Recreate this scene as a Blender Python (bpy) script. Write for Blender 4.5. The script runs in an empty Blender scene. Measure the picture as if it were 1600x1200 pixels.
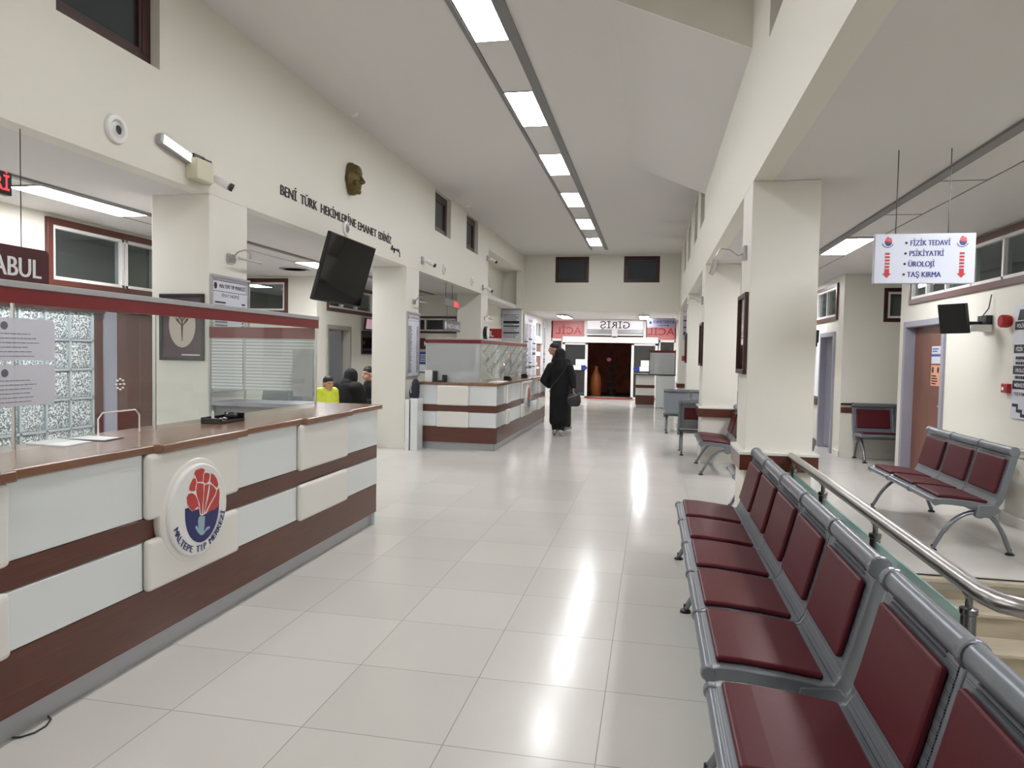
import bpy, bmesh, math, random
from mathutils import Vector, Matrix
SC = bpy.context.scene
COL = SC.collection
PI = math.pi
random.seed(7)
# ------------------------------------------------------------------ camera
def rad(d): return d * PI / 180
cam = bpy.data.cameras.new('camera'); cam_o = bpy.data.objects.new('camera', cam); COL.objects.link(cam_o)
yaw, pit, rol = rad(11.15), rad(-2.42), rad(1.04)
fw = Vector((-math.sin(yaw) * math.cos(pit), math.cos(yaw) * math.cos(pit), math.sin(pit)))
rt = Vector((math.cos(yaw), math.sin(yaw), 0)); up = rt.cross(fw)
r2 = rt * math.cos(rol) + up * math.sin(rol); u2 = up * math.cos(rol) - rt * math.sin(rol)
m3 = Matrix((r2, u2, -fw)).transposed()
cam_o.matrix_world = Matrix.Translation((0, 0, 1.545)) @ m3.to_4x4()
cam.sensor_width = 36; cam.lens = 36 * 1110 / 1600; cam.clip_start = 0.05; cam.clip_end = 200
SC.camera = cam_o
SC.view_settings.view_transform = 'Standard'; SC.view_settings.look = 'None'
SC.view_settings.exposure = -0.1; SC.view_settings.gamma = 1
W = bpy.data.worlds.new('night'); SC.world = W; W.use_nodes = True
W.node_tree.nodes['Background'].inputs[0].default_value = (0.02, 0.022, 0.03, 1)
W.node_tree.nodes['Background'].inputs[1].default_value = 0.5
LAMP, LAMP_SIDE = 31.0, 54.0      # strength of the ceiling lamp diffusers
# ------------------------------------------------------------------ materials
def lin(c):
    c = c / 255
    return c / 12.92 if c <= 0.04045 else ((c + 0.055) / 1.055) ** 2.4
def rgb(r, g, b): return (lin(r), lin(g), lin(b), 1)
def mat(name, col, rough=0.5, metal=0.0, spec=0.5, coat=0.0, emit=None, es=0.0, noise=None, bump=None, trans=0.0, alpha=1.0):
    m = bpy.data.materials.new(name); m.use_nodes = True
    nt = m.node_tree; b = nt.nodes['Principled BSDF']
    b.inputs['Base Color'].default_value = col; b.inputs['Roughness'].default_value = rough
    b.inputs['Metallic'].default_value = metal; b.inputs['Specular IOR Level'].default_value = spec
    b.inputs['Coat Weight'].default_value = coat; b.inputs['Coat Roughness'].default_value = 0.1
    b.inputs['Transmission Weight'].default_value = trans; b.inputs['Alpha'].default_value = alpha
    if emit: b.inputs['Emission Color'].default_value = emit; b.inputs['Emission Strength'].default_value = es
    if noise:   # (scale vector, colour 2, amount)
        tc = nt.nodes.new('ShaderNodeTexCoord'); mp = nt.nodes.new('ShaderNodeMapping'); nz = nt.nodes.new('ShaderNodeTexNoise')
        mp.inputs['Scale'].default_value = noise[0]; nz.inputs['Scale'].default_value = 1; nz.inputs['Detail'].default_value = 5
        mx = nt.nodes.new('ShaderNodeMix'); mx.data_type = 'RGBA'
        rp = nt.nodes.new('ShaderNodeMapRange'); rp.inputs['From Min'].default_value = .3; rp.inputs['From Max'].default_value = .7
        rp.inputs['To Max'].default_value = noise[2]
        nt.links.new(tc.outputs['Object'], mp.inputs[0]); nt.links.new(mp.outputs[0], nz.inputs[0])
        nt.links.new(nz.outputs[0], rp.inputs[0]); nt.links.new(rp.outputs[0], mx.inputs[0])
        mx.inputs[6].default_value = col; mx.inputs[7].default_value = noise[1]
        nt.links.new(mx.outputs[2], b.inputs['Base Color'])
    if bump:    # (scale, strength, distance)
        tc = nt.nodes.new('ShaderNodeTexCoord'); nz = nt.nodes.new('ShaderNodeTexNoise'); nz.inputs['Scale'].default_value = bump[0]
        nz.inputs['Detail'].default_value = 3
        bp = nt.nodes.new('ShaderNodeBump'); bp.inputs['Strength'].default_value = bump[1]; bp.inputs['Distance'].default_value = bump[2]
        nt.links.new(tc.outputs['Object'], nz.inputs[0]); nt.links.new(nz.outputs[0], bp.inputs['Height']); nt.links.new(bp.outputs[0], b.inputs['Normal'])
    return m
def glass_mat(name, tint, clear=0.9, rough=0.0, gloss=0.025):
    """thin sheet glass: mostly see-through with a fresnel reflection and a little body colour"""
    m = bpy.data.materials.new(name); m.use_nodes = True; nt = m.node_tree; nt.nodes.clear()
    out = nt.nodes.new('ShaderNodeOutputMaterial'); tr = nt.nodes.new('ShaderNodeBsdfTransparent'); tr.inputs[0].default_value = tint
    gl = nt.nodes.new('ShaderNodeBsdfGlossy'); gl.inputs['Roughness'].default_value = rough
    df = nt.nodes.new('ShaderNodeBsdfDiffuse'); df.inputs[0].default_value = tint
    lf = nt.nodes.new('ShaderNodeLayerWeight'); lf.inputs[0].default_value = .5
    lw = nt.nodes.new('ShaderNodeMath'); lw.operation = 'POWER'; lw.inputs[1].default_value = 4.5; nt.links.new(lf.outputs['Facing'], lw.inputs[0])
    ad = nt.nodes.new('ShaderNodeMath'); ad.operation = 'MULTIPLY_ADD'; ad.inputs[1].default_value = .55; ad.inputs[2].default_value = gloss; ad.use_clamp = True
    m1 = nt.nodes.new('ShaderNodeMixShader'); m1.inputs[0].default_value = clear
    m2 = nt.nodes.new('ShaderNodeMixShader')
    nt.links.new(df.outputs[0], m1.inputs[1]); nt.links.new(tr.outputs[0], m1.inputs[2])
    nt.links.new(lw.outputs[0], ad.inputs[0]); nt.links.new(ad.outputs[0], m2.inputs[0])
    nt.links.new(m1.outputs[0], m2.inputs[1]); nt.links.new(gl.outputs[0], m2.inputs[2]); nt.links.new(m2.outputs[0], out.inputs[0])
    return m
def tile_mat(name, c1, c2, grout, size, ox, oy, gw=0.0022, rough=0.16):
    m = bpy.data.materials.new(name); m.use_nodes = True; nt = m.node_tree; b = nt.nodes['Principled BSDF']
    N = nt.nodes.new; L = nt.links.new; b.inputs['Specular IOR Level'].default_value = .3
    geo = N('ShaderNodeNewGeometry'); sep = N('ShaderNodeSeparateXYZ'); L(geo.outputs['Position'], sep.inputs[0])
    def mth(op, a, bb=None):
        n = N('ShaderNodeMath'); n.operation = op
        for i, v in enumerate((a, bb)):
            if v is None: continue
            if isinstance(v, (int, float)): n.inputs[i].default_value = v
            else: L(v, n.inputs[i])
        return n.outputs[0]
    ds, ids = [], []
    for k, o in ((0, ox), (1, oy)):
        s = mth('DIVIDE', mth('SUBTRACT', sep.outputs[k], o), size)
        fr = mth('FRACT', s); ids.append(mth('FLOOR', s))
        ds.append(mth('MULTIPLY', mth('MINIMUM', fr, mth('SUBTRACT', 1.0, fr)), size))
    dmin = mth('MINIMUM', ds[0], ds[1]); g = mth('LESS_THAN', dmin, gw)
    cb = N('ShaderNodeCombineXYZ'); L(ids[0], cb.inputs[0]); L(ids[1], cb.inputs[1])
    wn = N('ShaderNodeTexWhiteNoise'); L(cb.outputs[0], wn.inputs[0])
    nz = N('ShaderNodeTexNoise'); nz.inputs['Scale'].default_value = 1.3; nz.inputs['Detail'].default_value = 6; L(geo.outputs['Position'], nz.inputs[0])
    f = mth('ADD', mth('MULTIPLY', wn.outputs[0], 0.5), mth('MULTIPLY', nz.outputs[0], 0.5))
    mx = N('ShaderNodeMix'); mx.data_type = 'RGBA'; mx.inputs[6].default_value = c1; mx.inputs[7].default_value = c2; L(f, mx.inputs[0])
    m2 = N('ShaderNodeMix'); m2.data_type = 'RGBA'; L(g, m2.inputs[0]); L(mx.outputs[2], m2.inputs[6]); m2.inputs[7].default_value = grout
    L(m2.outputs[2], b.inputs['Base Color'])
    rr = N('ShaderNodeMapRange'); L(nz.outputs[0], rr.inputs[0]); rr.inputs['To Min'].default_value = rough * .8; rr.inputs['To Max'].default_value = rough * 1.3
    r3 = mth('ADD', rr.outputs[0], mth('MULTIPLY', g, 0.4)); L(r3, b.inputs['Roughness'])
    bp = N('ShaderNodeBump'); bp.inputs['Strength'].default_value = .4; bp.inputs['Distance'].default_value = .002
    L(mth('SUBTRACT', 1.0, g), bp.inputs['Height']); L(bp.outputs[0], b.inputs['Normal'])
    return m
def perf_mat(name, col, hole, scale, metal=0.5, rough=0.35):
    m = mat(name, col, rough, metal); nt = m.node_tree; b = nt.nodes['Principled BSDF']
    tc = nt.nodes.new('ShaderNodeTexCoord'); vo = nt.nodes.new('ShaderNodeTexVoronoi'); vo.inputs['Scale'].default_value = scale
    vo.inputs['Randomness'].default_value = 0
    ls = nt.nodes.new('ShaderNodeMath'); ls.operation = 'LESS_THAN'; ls.inputs[1].default_value = .3
    mx = nt.nodes.new('ShaderNodeMix'); mx.data_type = 'RGBA'; mx.inputs[6].default_value = col; mx.inputs[7].default_value = hole
    nt.links.new(tc.outputs['Object'], vo.inputs[0]); nt.links.new(vo.outputs[0], ls.inputs[0]); nt.links.new(ls.outputs[0], mx.inputs[0])
    nt.links.new(mx.outputs[2], b.inputs['Base Color'])
    return m
M = {}
M['wall'] = mat('cream_wall_paint', rgb(226, 223, 212), .55, bump=(60, .12, .004))
M['wallcol'] = mat('cream_column_paint', rgb(229, 226, 217), .5, bump=(50, .1, .004))
M['ceil'] = mat('white_ceiling_paint', rgb(218, 215, 213), .8)
M['floor'] = tile_mat('polished_floor_tile', rgb(200, 197, 191), rgb(214, 211, 205), rgb(146, 141, 136), .6, -.1735, .2377)
M['marble'] = mat('beige_marble', rgb(196, 186, 168), .3, noise=((3, 9, 9), rgb(158, 146, 126), .7))
M['brown'] = mat('brown_laminate', rgb(96, 50, 34), .3, noise=((2, 4, 60), rgb(76, 36, 24), .8), coat=.2)
M['worktop'] = mat('walnut_worktop', rgb(142, 104, 80), .25, noise=((30, 2, 30), rgb(112, 76, 56), .8), coat=.3)
M['wood'] = mat('door_wood', rgb(126, 80, 62), .35, noise=((20, 20, 1.5), rgb(96, 58, 44), .8))
M['frame'] = mat('dark_brown_frame', rgb(84, 44, 36), .35)
M['frame_dark'] = mat('very_dark_brown_frame', rgb(58, 28, 26), .35)
M['gloss_white'] = mat('glossy_white_laminate', rgb(224, 229, 230), .08, coat=.6)
M['cream_panel'] = mat('cream_moulded_panel', rgb(230, 228, 222), .25, coat=.3)
M['kick'] = mat('brushed_kickboard', rgb(172, 173, 176), .35, metal=.25)
M['white'] = mat('white_plastic', rgb(232, 232, 230), .35)
M['pvc'] = mat('white_upvc', rgb(225, 222, 220), .3)
M['paper'] = mat('white_paper', rgb(236, 236, 238), .7)
M['board'] = mat('board_sheet', rgb(214, 216, 228), .35)
M['grey'] = mat('grey_powder_coat', rgb(128, 133, 140), .32, metal=.55)
M['perf'] = perf_mat('perforated_grey_steel', rgb(126, 131, 138), rgb(50, 52, 56), 120)
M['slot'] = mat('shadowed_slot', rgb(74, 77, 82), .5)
M['vinyl'] = mat('burgundy_vinyl', rgb(82, 20, 31), .42, spec=.3, bump=(35, .08, .003))
M['chrome'] = mat('brushed_stainless', rgb(186, 184, 184), .3, metal=1)
M['chrome_d'] = mat('dark_stainless', rgb(140, 140, 142), .25, metal=1)
M['black'] = mat('black_plastic', rgb(22, 22, 24), .35)
M['screen'] = mat('switched_off_screen', rgb(8, 8, 11), .06, spec=.3)
M['red'] = mat('red_trim', rgb(118, 22, 26), .35)
M['plumdoor'] = mat('dark_plum_door', rgb(82, 42, 36), .25, coat=.3)
M['redsign'] = mat('red_sign_face', rgb(160, 34, 40), .4)
M['maroon'] = mat('maroon_sign_face', rgb(74, 22, 30), .35)
M['ink'] = mat('black_ink', rgb(28, 28, 34), .5)
M['greyink'] = mat('grey_ink', rgb(110, 110, 122), .5)
M['navy'] = mat('navy_print', rgb(38, 44, 110), .45)
M['petal'] = mat('red_petal_print', rgb(190, 62, 58), .4)
M['navy2'] = mat('navy_emblem', rgb(30, 38, 100), .4)
M['stem'] = mat('pale_stem_print', rgb(150, 176, 190), .4)
M['track'] = mat('grey_aluminium_track', rgb(128, 127, 126), .5, metal=.3)
M['glass'] = glass_mat('clear_sheet_glass', (.93, .96, .95, 1), .96)
M['glass_win'] = glass_mat('window_glass', (.75, .8, .8, 1), .97, gloss=.03)
M['glass_green'] = glass_mat('green_balustrade_glass', rgb(196, 224, 220), .55, gloss=.06)
M['frost'] = glass_mat('frosted_film', rgb(226, 230, 232), .42, rough=.4, gloss=.02)
M['film'] = glass_mat('crumpled_clear_film', (.88, .90, .90, 1), .84, rough=.1, gloss=.08)
M['gblock'] = mat('glass_block', rgb(112, 122, 130), .05, bump=(75, 1.0, .02), coat=.8, noise=((110, 62, 62), rgb(246, 248, 250), 1.0))  # white speckle paints the glints of refracted light into the block colour
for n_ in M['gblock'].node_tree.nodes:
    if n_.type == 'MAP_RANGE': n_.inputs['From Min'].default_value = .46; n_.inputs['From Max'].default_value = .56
M['mortar'] = mat('glass_block_mortar', rgb(176, 184, 190), .5)
M['bronze'] = mat('bronze', rgb(112, 98, 60), .38, metal=.75, noise=((14, 14, 14), rgb(78, 66, 40), .7))
M['lamp'] = mat('lamp_diffuser', rgb(240, 240, 240), .5, emit=(.98, .98, 1, 1), es=LAMP)
M['lamp_side'] = mat('lamp_diffuser_side', rgb(240, 240, 240), .5, emit=(.98, .98, 1, 1), es=LAMP_SIDE)
M['led'] = mat('lit_red_leds', rgb(200, 30, 30), .4, emit=(1, .04, .05, 1), es=2.2)
M['ledw'] = mat('lit_white_leds', rgb(230, 230, 230), .4, emit=(1, 1, 1, 1), es=1.3)
M['lightbox'] = mat('lit_sign_box', rgb(235, 232, 235), .4, emit=(.95, .9, .95, 1), es=.45)
M['pink'] = glass_mat('pink_window_film', rgb(226, 150, 150), .35, rough=.3, gloss=.03)
M['pinkscreen'] = mat('lit_pink_screen', rgb(190, 150, 170), .3, emit=rgb(214, 170, 190), es=.5)
M['skin'] = mat('skin', rgb(196, 148, 122), .5)
M['hair'] = mat('dark_hair', rgb(30, 25, 24), .6)
M['cloth'] = mat('black_cloth', rgb(9, 8, 11), .85, bump=(30, .4, .01))
M['cloth2'] = mat('charcoal_jacket_cloth', rgb(17, 16, 20), .8, bump=(30, .4, .01))
M['neon'] = mat('neon_yellow_jacket', rgb(212, 222, 60), .6, bump=(30, .5, .01))
M['trousers'] = mat('dark_trousers', rgb(30, 30, 36), .8)
M['shoe'] = mat('light_grey_shoe', rgb(176, 172, 170), .6)
M['bag'] = mat('dark_grey_leather', rgb(46, 46, 52), .4)
M['fire'] = mat('fire_red_plastic', rgb(168, 30, 32), .35)
M['doorgrey'] = mat('grey_lilac_door_frame', rgb(160, 160, 174), .35, metal=.2)
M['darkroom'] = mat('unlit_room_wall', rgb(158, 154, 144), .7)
M['brick'] = mat('terracotta_render', rgb(150, 74, 48), .7, noise=((3, 3, 3), rgb(98, 44, 30), .8))
M['asphalt'] = mat('dark_paving', rgb(50, 46, 44), .6)
M['blue'] = mat('blue_print', rgb(44, 80, 160), .4)
M['bluearrow'] = mat('blue_arrow_print', rgb(30, 50, 130), .4)
M['poster'] = mat('plum_poster_mount', rgb(72, 40, 56), .3, coat=.5)
M['beigeoval'] = mat('beige_print', rgb(196, 180, 168), .4)
M['orange'] = mat('orange_notice', rgb(226, 160, 130), .5)
# ------------------------------------------------------------------ mesh builder
class MB:
    def __init__(s): s.v = []; s.f = []
    def add(s, vs, fs):
        o = len(s.v); s.v += [tuple(v) for v in vs]; s.f += [tuple(i + o for i in f) for f in fs]; return s
    def box(s, x0, x1, y0, y1, z0, z1):
        return s.add([(x0, y0, z0), (x1, y0, z0), (x1, y1, z0), (x0, y1, z0), (x0, y0, z1), (x1, y0, z1), (x1, y1, z1), (x0, y1, z1)],
              [(0, 3, 2, 1), (4, 5, 6, 7), (0, 1, 5, 4), (1, 2, 6, 5), (2, 3, 7, 6), (3, 0, 4, 7)])
    def prism(s, poly, axis, a, b):
        def P(p, t): return {'x': (t, p[0], p[1]), 'y': (p[0], t, p[1]), 'z': (p[0], p[1], t)}[axis]
        n = len(poly)
        return s.add([P(p, a) for p in poly] + [P(p, b) for p in poly],
              [tuple(range(n - 1, -1, -1)), tuple(range(n, 2 * n))] + [(i, (i + 1) % n, (i + 1) % n + n, i + n) for i in range(n)])
    def plate(s, poly, F, d0, d1):
        """polygon in the (a, b) plane of frame F between depths d0 and d1"""
        n = len(poly)
        return s.add([F.p(a, b, d0) for a, b in poly] + [F.p(a, b, d1) for a, b in poly],
              [tuple(range(n - 1, -1, -1)), tuple(range(n, 2 * n))] + [(i, (i + 1) % n, (i + 1) % n + n, i + n) for i in range(n)])
    def slab(s, F, a0, a1, b0, b1, d0, d1): return s.plate([(a0, b0), (a1, b0), (a1, b1), (a0, b1)], F, d0, d1)
    def tube(s, pts, r, n=10, r2=None, upv=None, caps=True):
        pts = [Vector(p) for p in pts]; k = len(pts)
        rs = r if isinstance(r, (list, tuple)) else [r] * k
        qs = rs if r2 is None else (r2 if isinstance(r2, (list, tuple)) else [r2] * k)
        prev = Vector(upv) if upv else None; rings = []
        for i in range(k):
            t = (pts[min(i + 1, k - 1)] - pts[max(i - 1, 0)]).normalized()
            if prev is None: prev = Vector((0, 0, 1)) if abs(t.z) < .9 else Vector((1, 0, 0))
            a = (prev - t * prev.dot(t))
            a = a.normalized() if a.length > 1e-6 else t.orthogonal().normalized()
            b = t.cross(a); prev = a
            rings.append([pts[i] + a * rs[i] * math.cos(2 * PI * j / n) + b * qs[i] * math.sin(2 * PI * j / n) for j in range(n)])
        vs = [v for rg in rings for v in rg]
        fs = [(i * n + j, i * n + (j + 1) % n, (i + 1) * n + (j + 1) % n, (i + 1) * n + j) for i in range(k - 1) for j in range(n)]
        if caps: fs += [tuple(range(n - 1, -1, -1)), tuple(range((k - 1) * n, k * n))]
        return s.add(vs, fs)
    def ball(s, c, rx, ry=None, rz=None, nu=14, nv=9, rot=None):
        ry = rx if ry is None else ry; rz = rx if rz is None else rz; c = Vector(c); vs = []
        for i in range(1, nv):
            th = PI * i / nv
            for j in range(nu):
                ph = 2 * PI * j / nu
                p = Vector((rx * math.sin(th) * math.cos(ph), ry * math.sin(th) * math.sin(ph), rz * math.cos(th)))
                if rot: p = rot @ p
                vs.append(c + p)
        t = Vector((0, 0, rz)); t = rot @ t if rot else t
        vs += [c + t, c - t]; a, b = len(vs) - 2, len(vs) - 1
        fs = [(i * nu + j, (i + 1) * nu + j, (i + 1) * nu + (j + 1) % nu, i * nu + (j + 1) % nu) for i in range(nv - 2) for j in range(nu)]
        fs += [(a, j, (j + 1) % nu) for j in range(nu)] + [(b, (nv - 2) * nu + (j + 1) % nu, (nv - 2) * nu + j) for j in range(nu)]
        return s.add(vs, fs)
    def cap(s, p, q, r0, r1):      # tapered limb with round ends
        s.tube([p, q], [r0, r1], 14); s.ball(p, r0); s.ball(q, r1); return s
    def limb(s, pts, rs):
        for i in range(len(pts) - 1): s.cap(pts[i], pts[i + 1], rs[i], rs[i + 1])
        return s
    def lathe(s, prof, c, ax='z', n=24):
        c = Vector(c); vs = []
        for r, h in prof:
            for j in range(n):
                a = 2 * PI * j / n; u, v = r * math.cos(a), r * math.sin(a)
                vs.append(c + Vector({'z': (u, v, h), 'x': (h, u, v), 'y': (u, h, v)}[ax]))
        k = len(prof)
        return s.add(vs, [(i * n + j, i * n + (j + 1) % n, (i + 1) * n + (j + 1) % n, (i + 1) * n + j) for i in range(k - 1) for j in range(n)]
              + [tuple(range(n - 1, -1, -1)), tuple(range((k - 1) * n, k * n))])
    def loft(s, secs, n=24):       # (centre, rx, ry) rings stacked upwards
        vs = []
        for (cx, cy, cz), rx, ry in secs:
            vs += [(cx + rx * math.cos(2 * PI * j / n), cy + ry * math.sin(2 * PI * j / n), cz) for j in range(n)]
        k = len(secs)
        return s.add(vs, [(i * n + j, i * n + (j + 1) % n, (i + 1) * n + (j + 1) % n, (i + 1) * n + j) for i in range(k - 1) for j in range(n)]
              + [tuple(range(n - 1, -1, -1)), tuple(range((k - 1) * n, k * n))])
    def build(s, name, m, parent=None, bevel=0, smooth=False, remesh=0, segs=2, kind=None, label=None, cat=None, group=None):
        me = bpy.data.meshes.new(name)
        xs, ys, zs = zip(*s.v); c = Vector(((min(xs) + max(xs)) / 2, (min(ys) + max(ys)) / 2, min(zs)))
        me.from_pydata([(v[0] - c.x, v[1] - c.y, v[2] - c.z) for v in s.v], [], s.f)
        bm = bmesh.new(); bm.from_mesh(me); bmesh.ops.recalc_face_normals(bm, faces=bm.faces); bm.to_mesh(me); bm.free()
        me.materials.append(M[m] if isinstance(m, str) else m)
        if smooth: me.polygons.foreach_set('use_smooth', [True] * len(me.polygons))
        o = bpy.data.objects.new(name, me); COL.objects.link(o); o.location = c
        if parent:
            o.parent = parent; o.matrix_parent_inverse = wmat(parent).inverted()
        if remesh:
            r = o.modifiers.new('remesh', 'REMESH'); r.mode = 'VOXEL'; r.voxel_size = remesh; r.use_smooth_shade = True
            k = o.modifiers.new('smooth', 'SMOOTH'); k.factor = .5; k.iterations = 4
        if bevel:
            b = o.modifiers.new('bevel', 'BEVEL'); b.width = bevel; b.segments = segs; b.limit_method = 'ANGLE'; b.angle_limit = rad(35)
        if smooth and not remesh:
            try: me.set_sharp_from_angle(angle=rad(38))
            except Exception: pass
        if kind: o['kind'] = kind
        tag(o, label, cat, group)
        return o
def wmat(o):
    m = Matrix.LocRotScale(o.location, o.rotation_euler, o.scale)
    return wmat(o.parent) @ o.matrix_parent_inverse @ m if o.parent else m
def tag(o, label=None, cat=None, group=None):
    if label: o['label'] = label
    if cat: o['category'] = cat
    if group: o['group'] = group
    return o
def thing(name, label, cat, loc=(0, 0, 0), group=None, rz=0, kind=None):
    o = bpy.data.objects.new(name, None); COL.objects.link(o); o.location = loc; o.rotation_euler = (0, 0, rz)
    o.empty_display_size = .1
    if kind: o['kind'] = kind
    return tag(o, label, cat, group)
def dup(root, loc, rz=0, label=None, group=None):
    r = root.copy(); COL.objects.link(r); r.location = loc; r.rotation_euler = (0, 0, rz)
    if label: r['label'] = label
    if group: r['group'] = group
    for ch in list(root.children):
        c = ch.copy(); COL.objects.link(c); c.parent = r; c.matrix_parent_inverse = ch.matrix_parent_inverse.copy()
        for g in list(ch.children):
            d = g.copy(); COL.objects.link(d); d.parent = c; d.matrix_parent_inverse = g.matrix_parent_inverse.copy()
    return r
class Frame:
    def __init__(s, o, u, v=(0, 0, 1)):
        s.o = Vector(o); s.u = Vector(u).normalized(); s.v = Vector(v).normalized(); s.n = s.u.cross(s.v)
    def p(s, a, b, d=0): return s.o + s.u * a + s.v * b + s.n * d
def FL(x, y, z): return Frame((x, y, z), (0, 1, 0))        # faces +X (left wall)
def FR(x, y, z): return Frame((x, y, z), (0, -1, 0))       # faces -X (right wall)
def FC(x, y, z): return Frame((x, y, z), (1, 0, 0))        # faces the camera (-Y)
def text(mb, s, F, a, b, size, align='LEFT', bold=0.0, d=.003, sx=1.0, mirror=False, fit=None, heavy=0):
    cu = bpy.data.curves.new('lettering', 'FONT'); cu.body = s; cu.size = size; cu.align_x = align; cu.offset = bold * size; cu.resolution_u = 3
    o = bpy.data.objects.new('lettering', cu); COL.objects.link(o)
    dg = bpy.context.evaluated_depsgraph_get(); me = bpy.data.meshes.new_from_object(o.evaluated_get(dg))
    k = -1 if mirror else 1
    if fit: wd = [v.co.x for v in me.vertices]; sx = fit / (max(wd) - min(wd))
    vs = [F.p(a + v.co.x * sx * k, b + v.co.y, d) for v in me.vertices]; fs = [tuple(p.vertices) for p in me.polygons]
    mb.add(vs, fs)
    for e_, h_ in (((1, heavy), (2, -heavy)) if heavy else ()): mb.add([v + F.u * h_ - F.n * .0004 * e_ for v in vs], fs)
    bpy.data.objects.remove(o); bpy.data.curves.remove(cu); bpy.data.meshes.remove(me)
    return mb
def scribble(mb, F, a0, a1, b0, b1, rows, seed=1, h=.45, d=.003, fill=.8):
    """lines of print too small to read"""
    rn = random.Random(seed); dy = (b1 - b0) / rows
    for i in range(rows):
        y = b1 - (i + .5) * dy; x = a0; end = a0 + (a1 - a0) * (fill - .35 * rn.random() * fill)
        while x < end:
            w = (a1 - a0) * rn.uniform(.03, .12); mb.slab(F, x, min(x + w, a1), y - dy * h / 2, y + dy * h / 2, d - .0006, d); x += w + (a1 - a0) * .015
    return mb
def holes(mb, axis, a0, a1, u0, u1, z0, z1, hs):
    """wall slab with rectangular openings; axis = thickness axis"""
    us = sorted(set([u0, u1] + [h[0] for h in hs] + [h[1] for h in hs])); zs = sorted(set([z0, z1] + [h[2] for h in hs] + [h[3] for h in hs]))
    us = [u for u in us if u0 <= u <= u1]; zs = [z for z in zs if z0 <= z <= z1]
    for i in range(len(us) - 1):
        run = None
        for j in range(len(zs) - 1):
            um, zm = (us[i] + us[i + 1]) / 2, (zs[j] + zs[j + 1]) / 2
            solid = not any(h[0] < um < h[1] and h[2] < zm < h[3] for h in hs)
            if solid: run = [zs[j], zs[j + 1]] if run is None else [run[0], zs[j + 1]]
            if run and (not solid or j == len(zs) - 2):
                if axis == 'x': mb.box(a0, a1, us[i], us[i + 1], run[0], run[1])
                else: mb.box(us[i], us[i + 1], a0, a1, run[0], run[1])
                run = None
    return mb
def bx(name, m, x0, x1, y0, y1, z0, z1, parent=None, bevel=0, **k): return MB().box(x0, x1, y0, y1, z0, z1).build(name, m, parent, bevel, **k)
# ================================================================== THE SETTING
Y0, YF, ZC, ZL = -4.0, 21.1, 4.5, 2.9
f = MB()
f.box(-9.4, 1.1, Y0, 25.6, -.12, 0); f.box(3.4, 5.2, Y0, 25.6, -.12, 0)
f.box(1.1, 3.4, Y0, 2.42, -.12, 0); f.box(1.1, 3.4, 5.58, 25.6, -.12, 0)
f.build('floor', 'floor', kind='structure')
# stairwell going down
st = MB()
for i in range(11):
    y1 = 5.58 - i * .28; st.box(1.1, 3.4, y1 - .28, y1, -2.2, -.16 * (i + 1) - .025)
st.build('stairs', 'marble', kind='structure')
st = MB()
for i in range(11): st.box(1.1, 3.4, 5.58 - (i + 1) * .28 - .02, 5.58 - i * .28 - .0, -.16 * (i + 1) - .025, -.16 * (i + 1))
st.box(1.1, 3.4, 5.5, 5.6, -.03, .002)
st.build('trim_1', 'marble', kind='structure', bevel=.004)
bx('wall_stair_edge', 'marble', 1.1, 3.4, 5.575, 5.64, -.6, -.1, kind='structure')
g = MB()
for dy in (0, .022): g.box(1.12, 3.38, 5.555 + dy, 5.563 + dy, 0, .006)
g.build('trim_2', 'black', kind='structure')
g = MB(); g.box(1.02, 1.1, 2.34, 5.58, -2.2, .05); g.box(1.1, 3.4, 2.34, 2.42, -2.2, 0); g.box(3.4, 3.5, 2.34, 5.58, -2.2, 0)
g.build('wall_stairwell', 'wall', kind='structure')
# high hall ceiling and the low ceilings at either side
bx('ceiling', 'ceil', -4.1, .95, Y0, YF + .2, ZC, ZC + .1, kind='structure')
bx('ceiling', 'ceil', -9.4, -4.0, Y0, 21, ZL, ZL + .1, kind='structure')
bx('ceiling', 'ceil', .87, 5.2, Y0, 25.6, ZL, ZL + .1, kind='structure')
bx('ceiling', 'ceil', -4.0, .95, YF + .15, 25.6, 2.84, 2.94, kind='structure')
MB().prism([(-.40, ZC), (.72, 4.03), (.72, ZC)], 'y', 6.08, 11.28).build('ceiling', 'ceil', kind='structure')   # sloping bulkhead (flight of stairs above)
MB().prism([(-.40, ZC), (.72, 4.03), (.72, ZC)], 'y', 6.06, 6.08).build('wall_bulkhead', 'wall', kind='structure')
# walls above the two rows of columns, with the high windows
LW = [(4.03, 5.02, 3.72, 4.47), (12.2, 13.2, 3.72, 4.45), (14.37, 15.36, 3.72, 4.45)]
w = MB(); holes(w, 'x', -4.0, -3.85, Y0, YF, ZL, ZC + .05, LW + [(16.4, 20.7, 2.0, 4.0)])
w.build('wall_left', 'wall', kind='structure')
RW = [(4.1, 5.15, 3.72, 4.47), (11.3, 12.25, 3.66, 4.42), (13.1, 14.05, 3.66, 4.42), (15.5, 16.5, 3.66, 4.42), (17.6, 18.5, 3.66, 4.42)]
w = MB(); holes(w, 'x', .72, .87, Y0, YF, ZL, ZC + .05, RW); w.build('wall_right', 'wall', kind='structure')
FW = [(-2.91, -1.91, 3.69, 4.46), (-.89, .14, 3.69, 4.46)]
w = MB(); holes(w, 'y', YF, YF + .15, -4.0, .87, 2.84, ZC + .05, FW); w.build('wall_far', 'wall', kind='structure')
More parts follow.
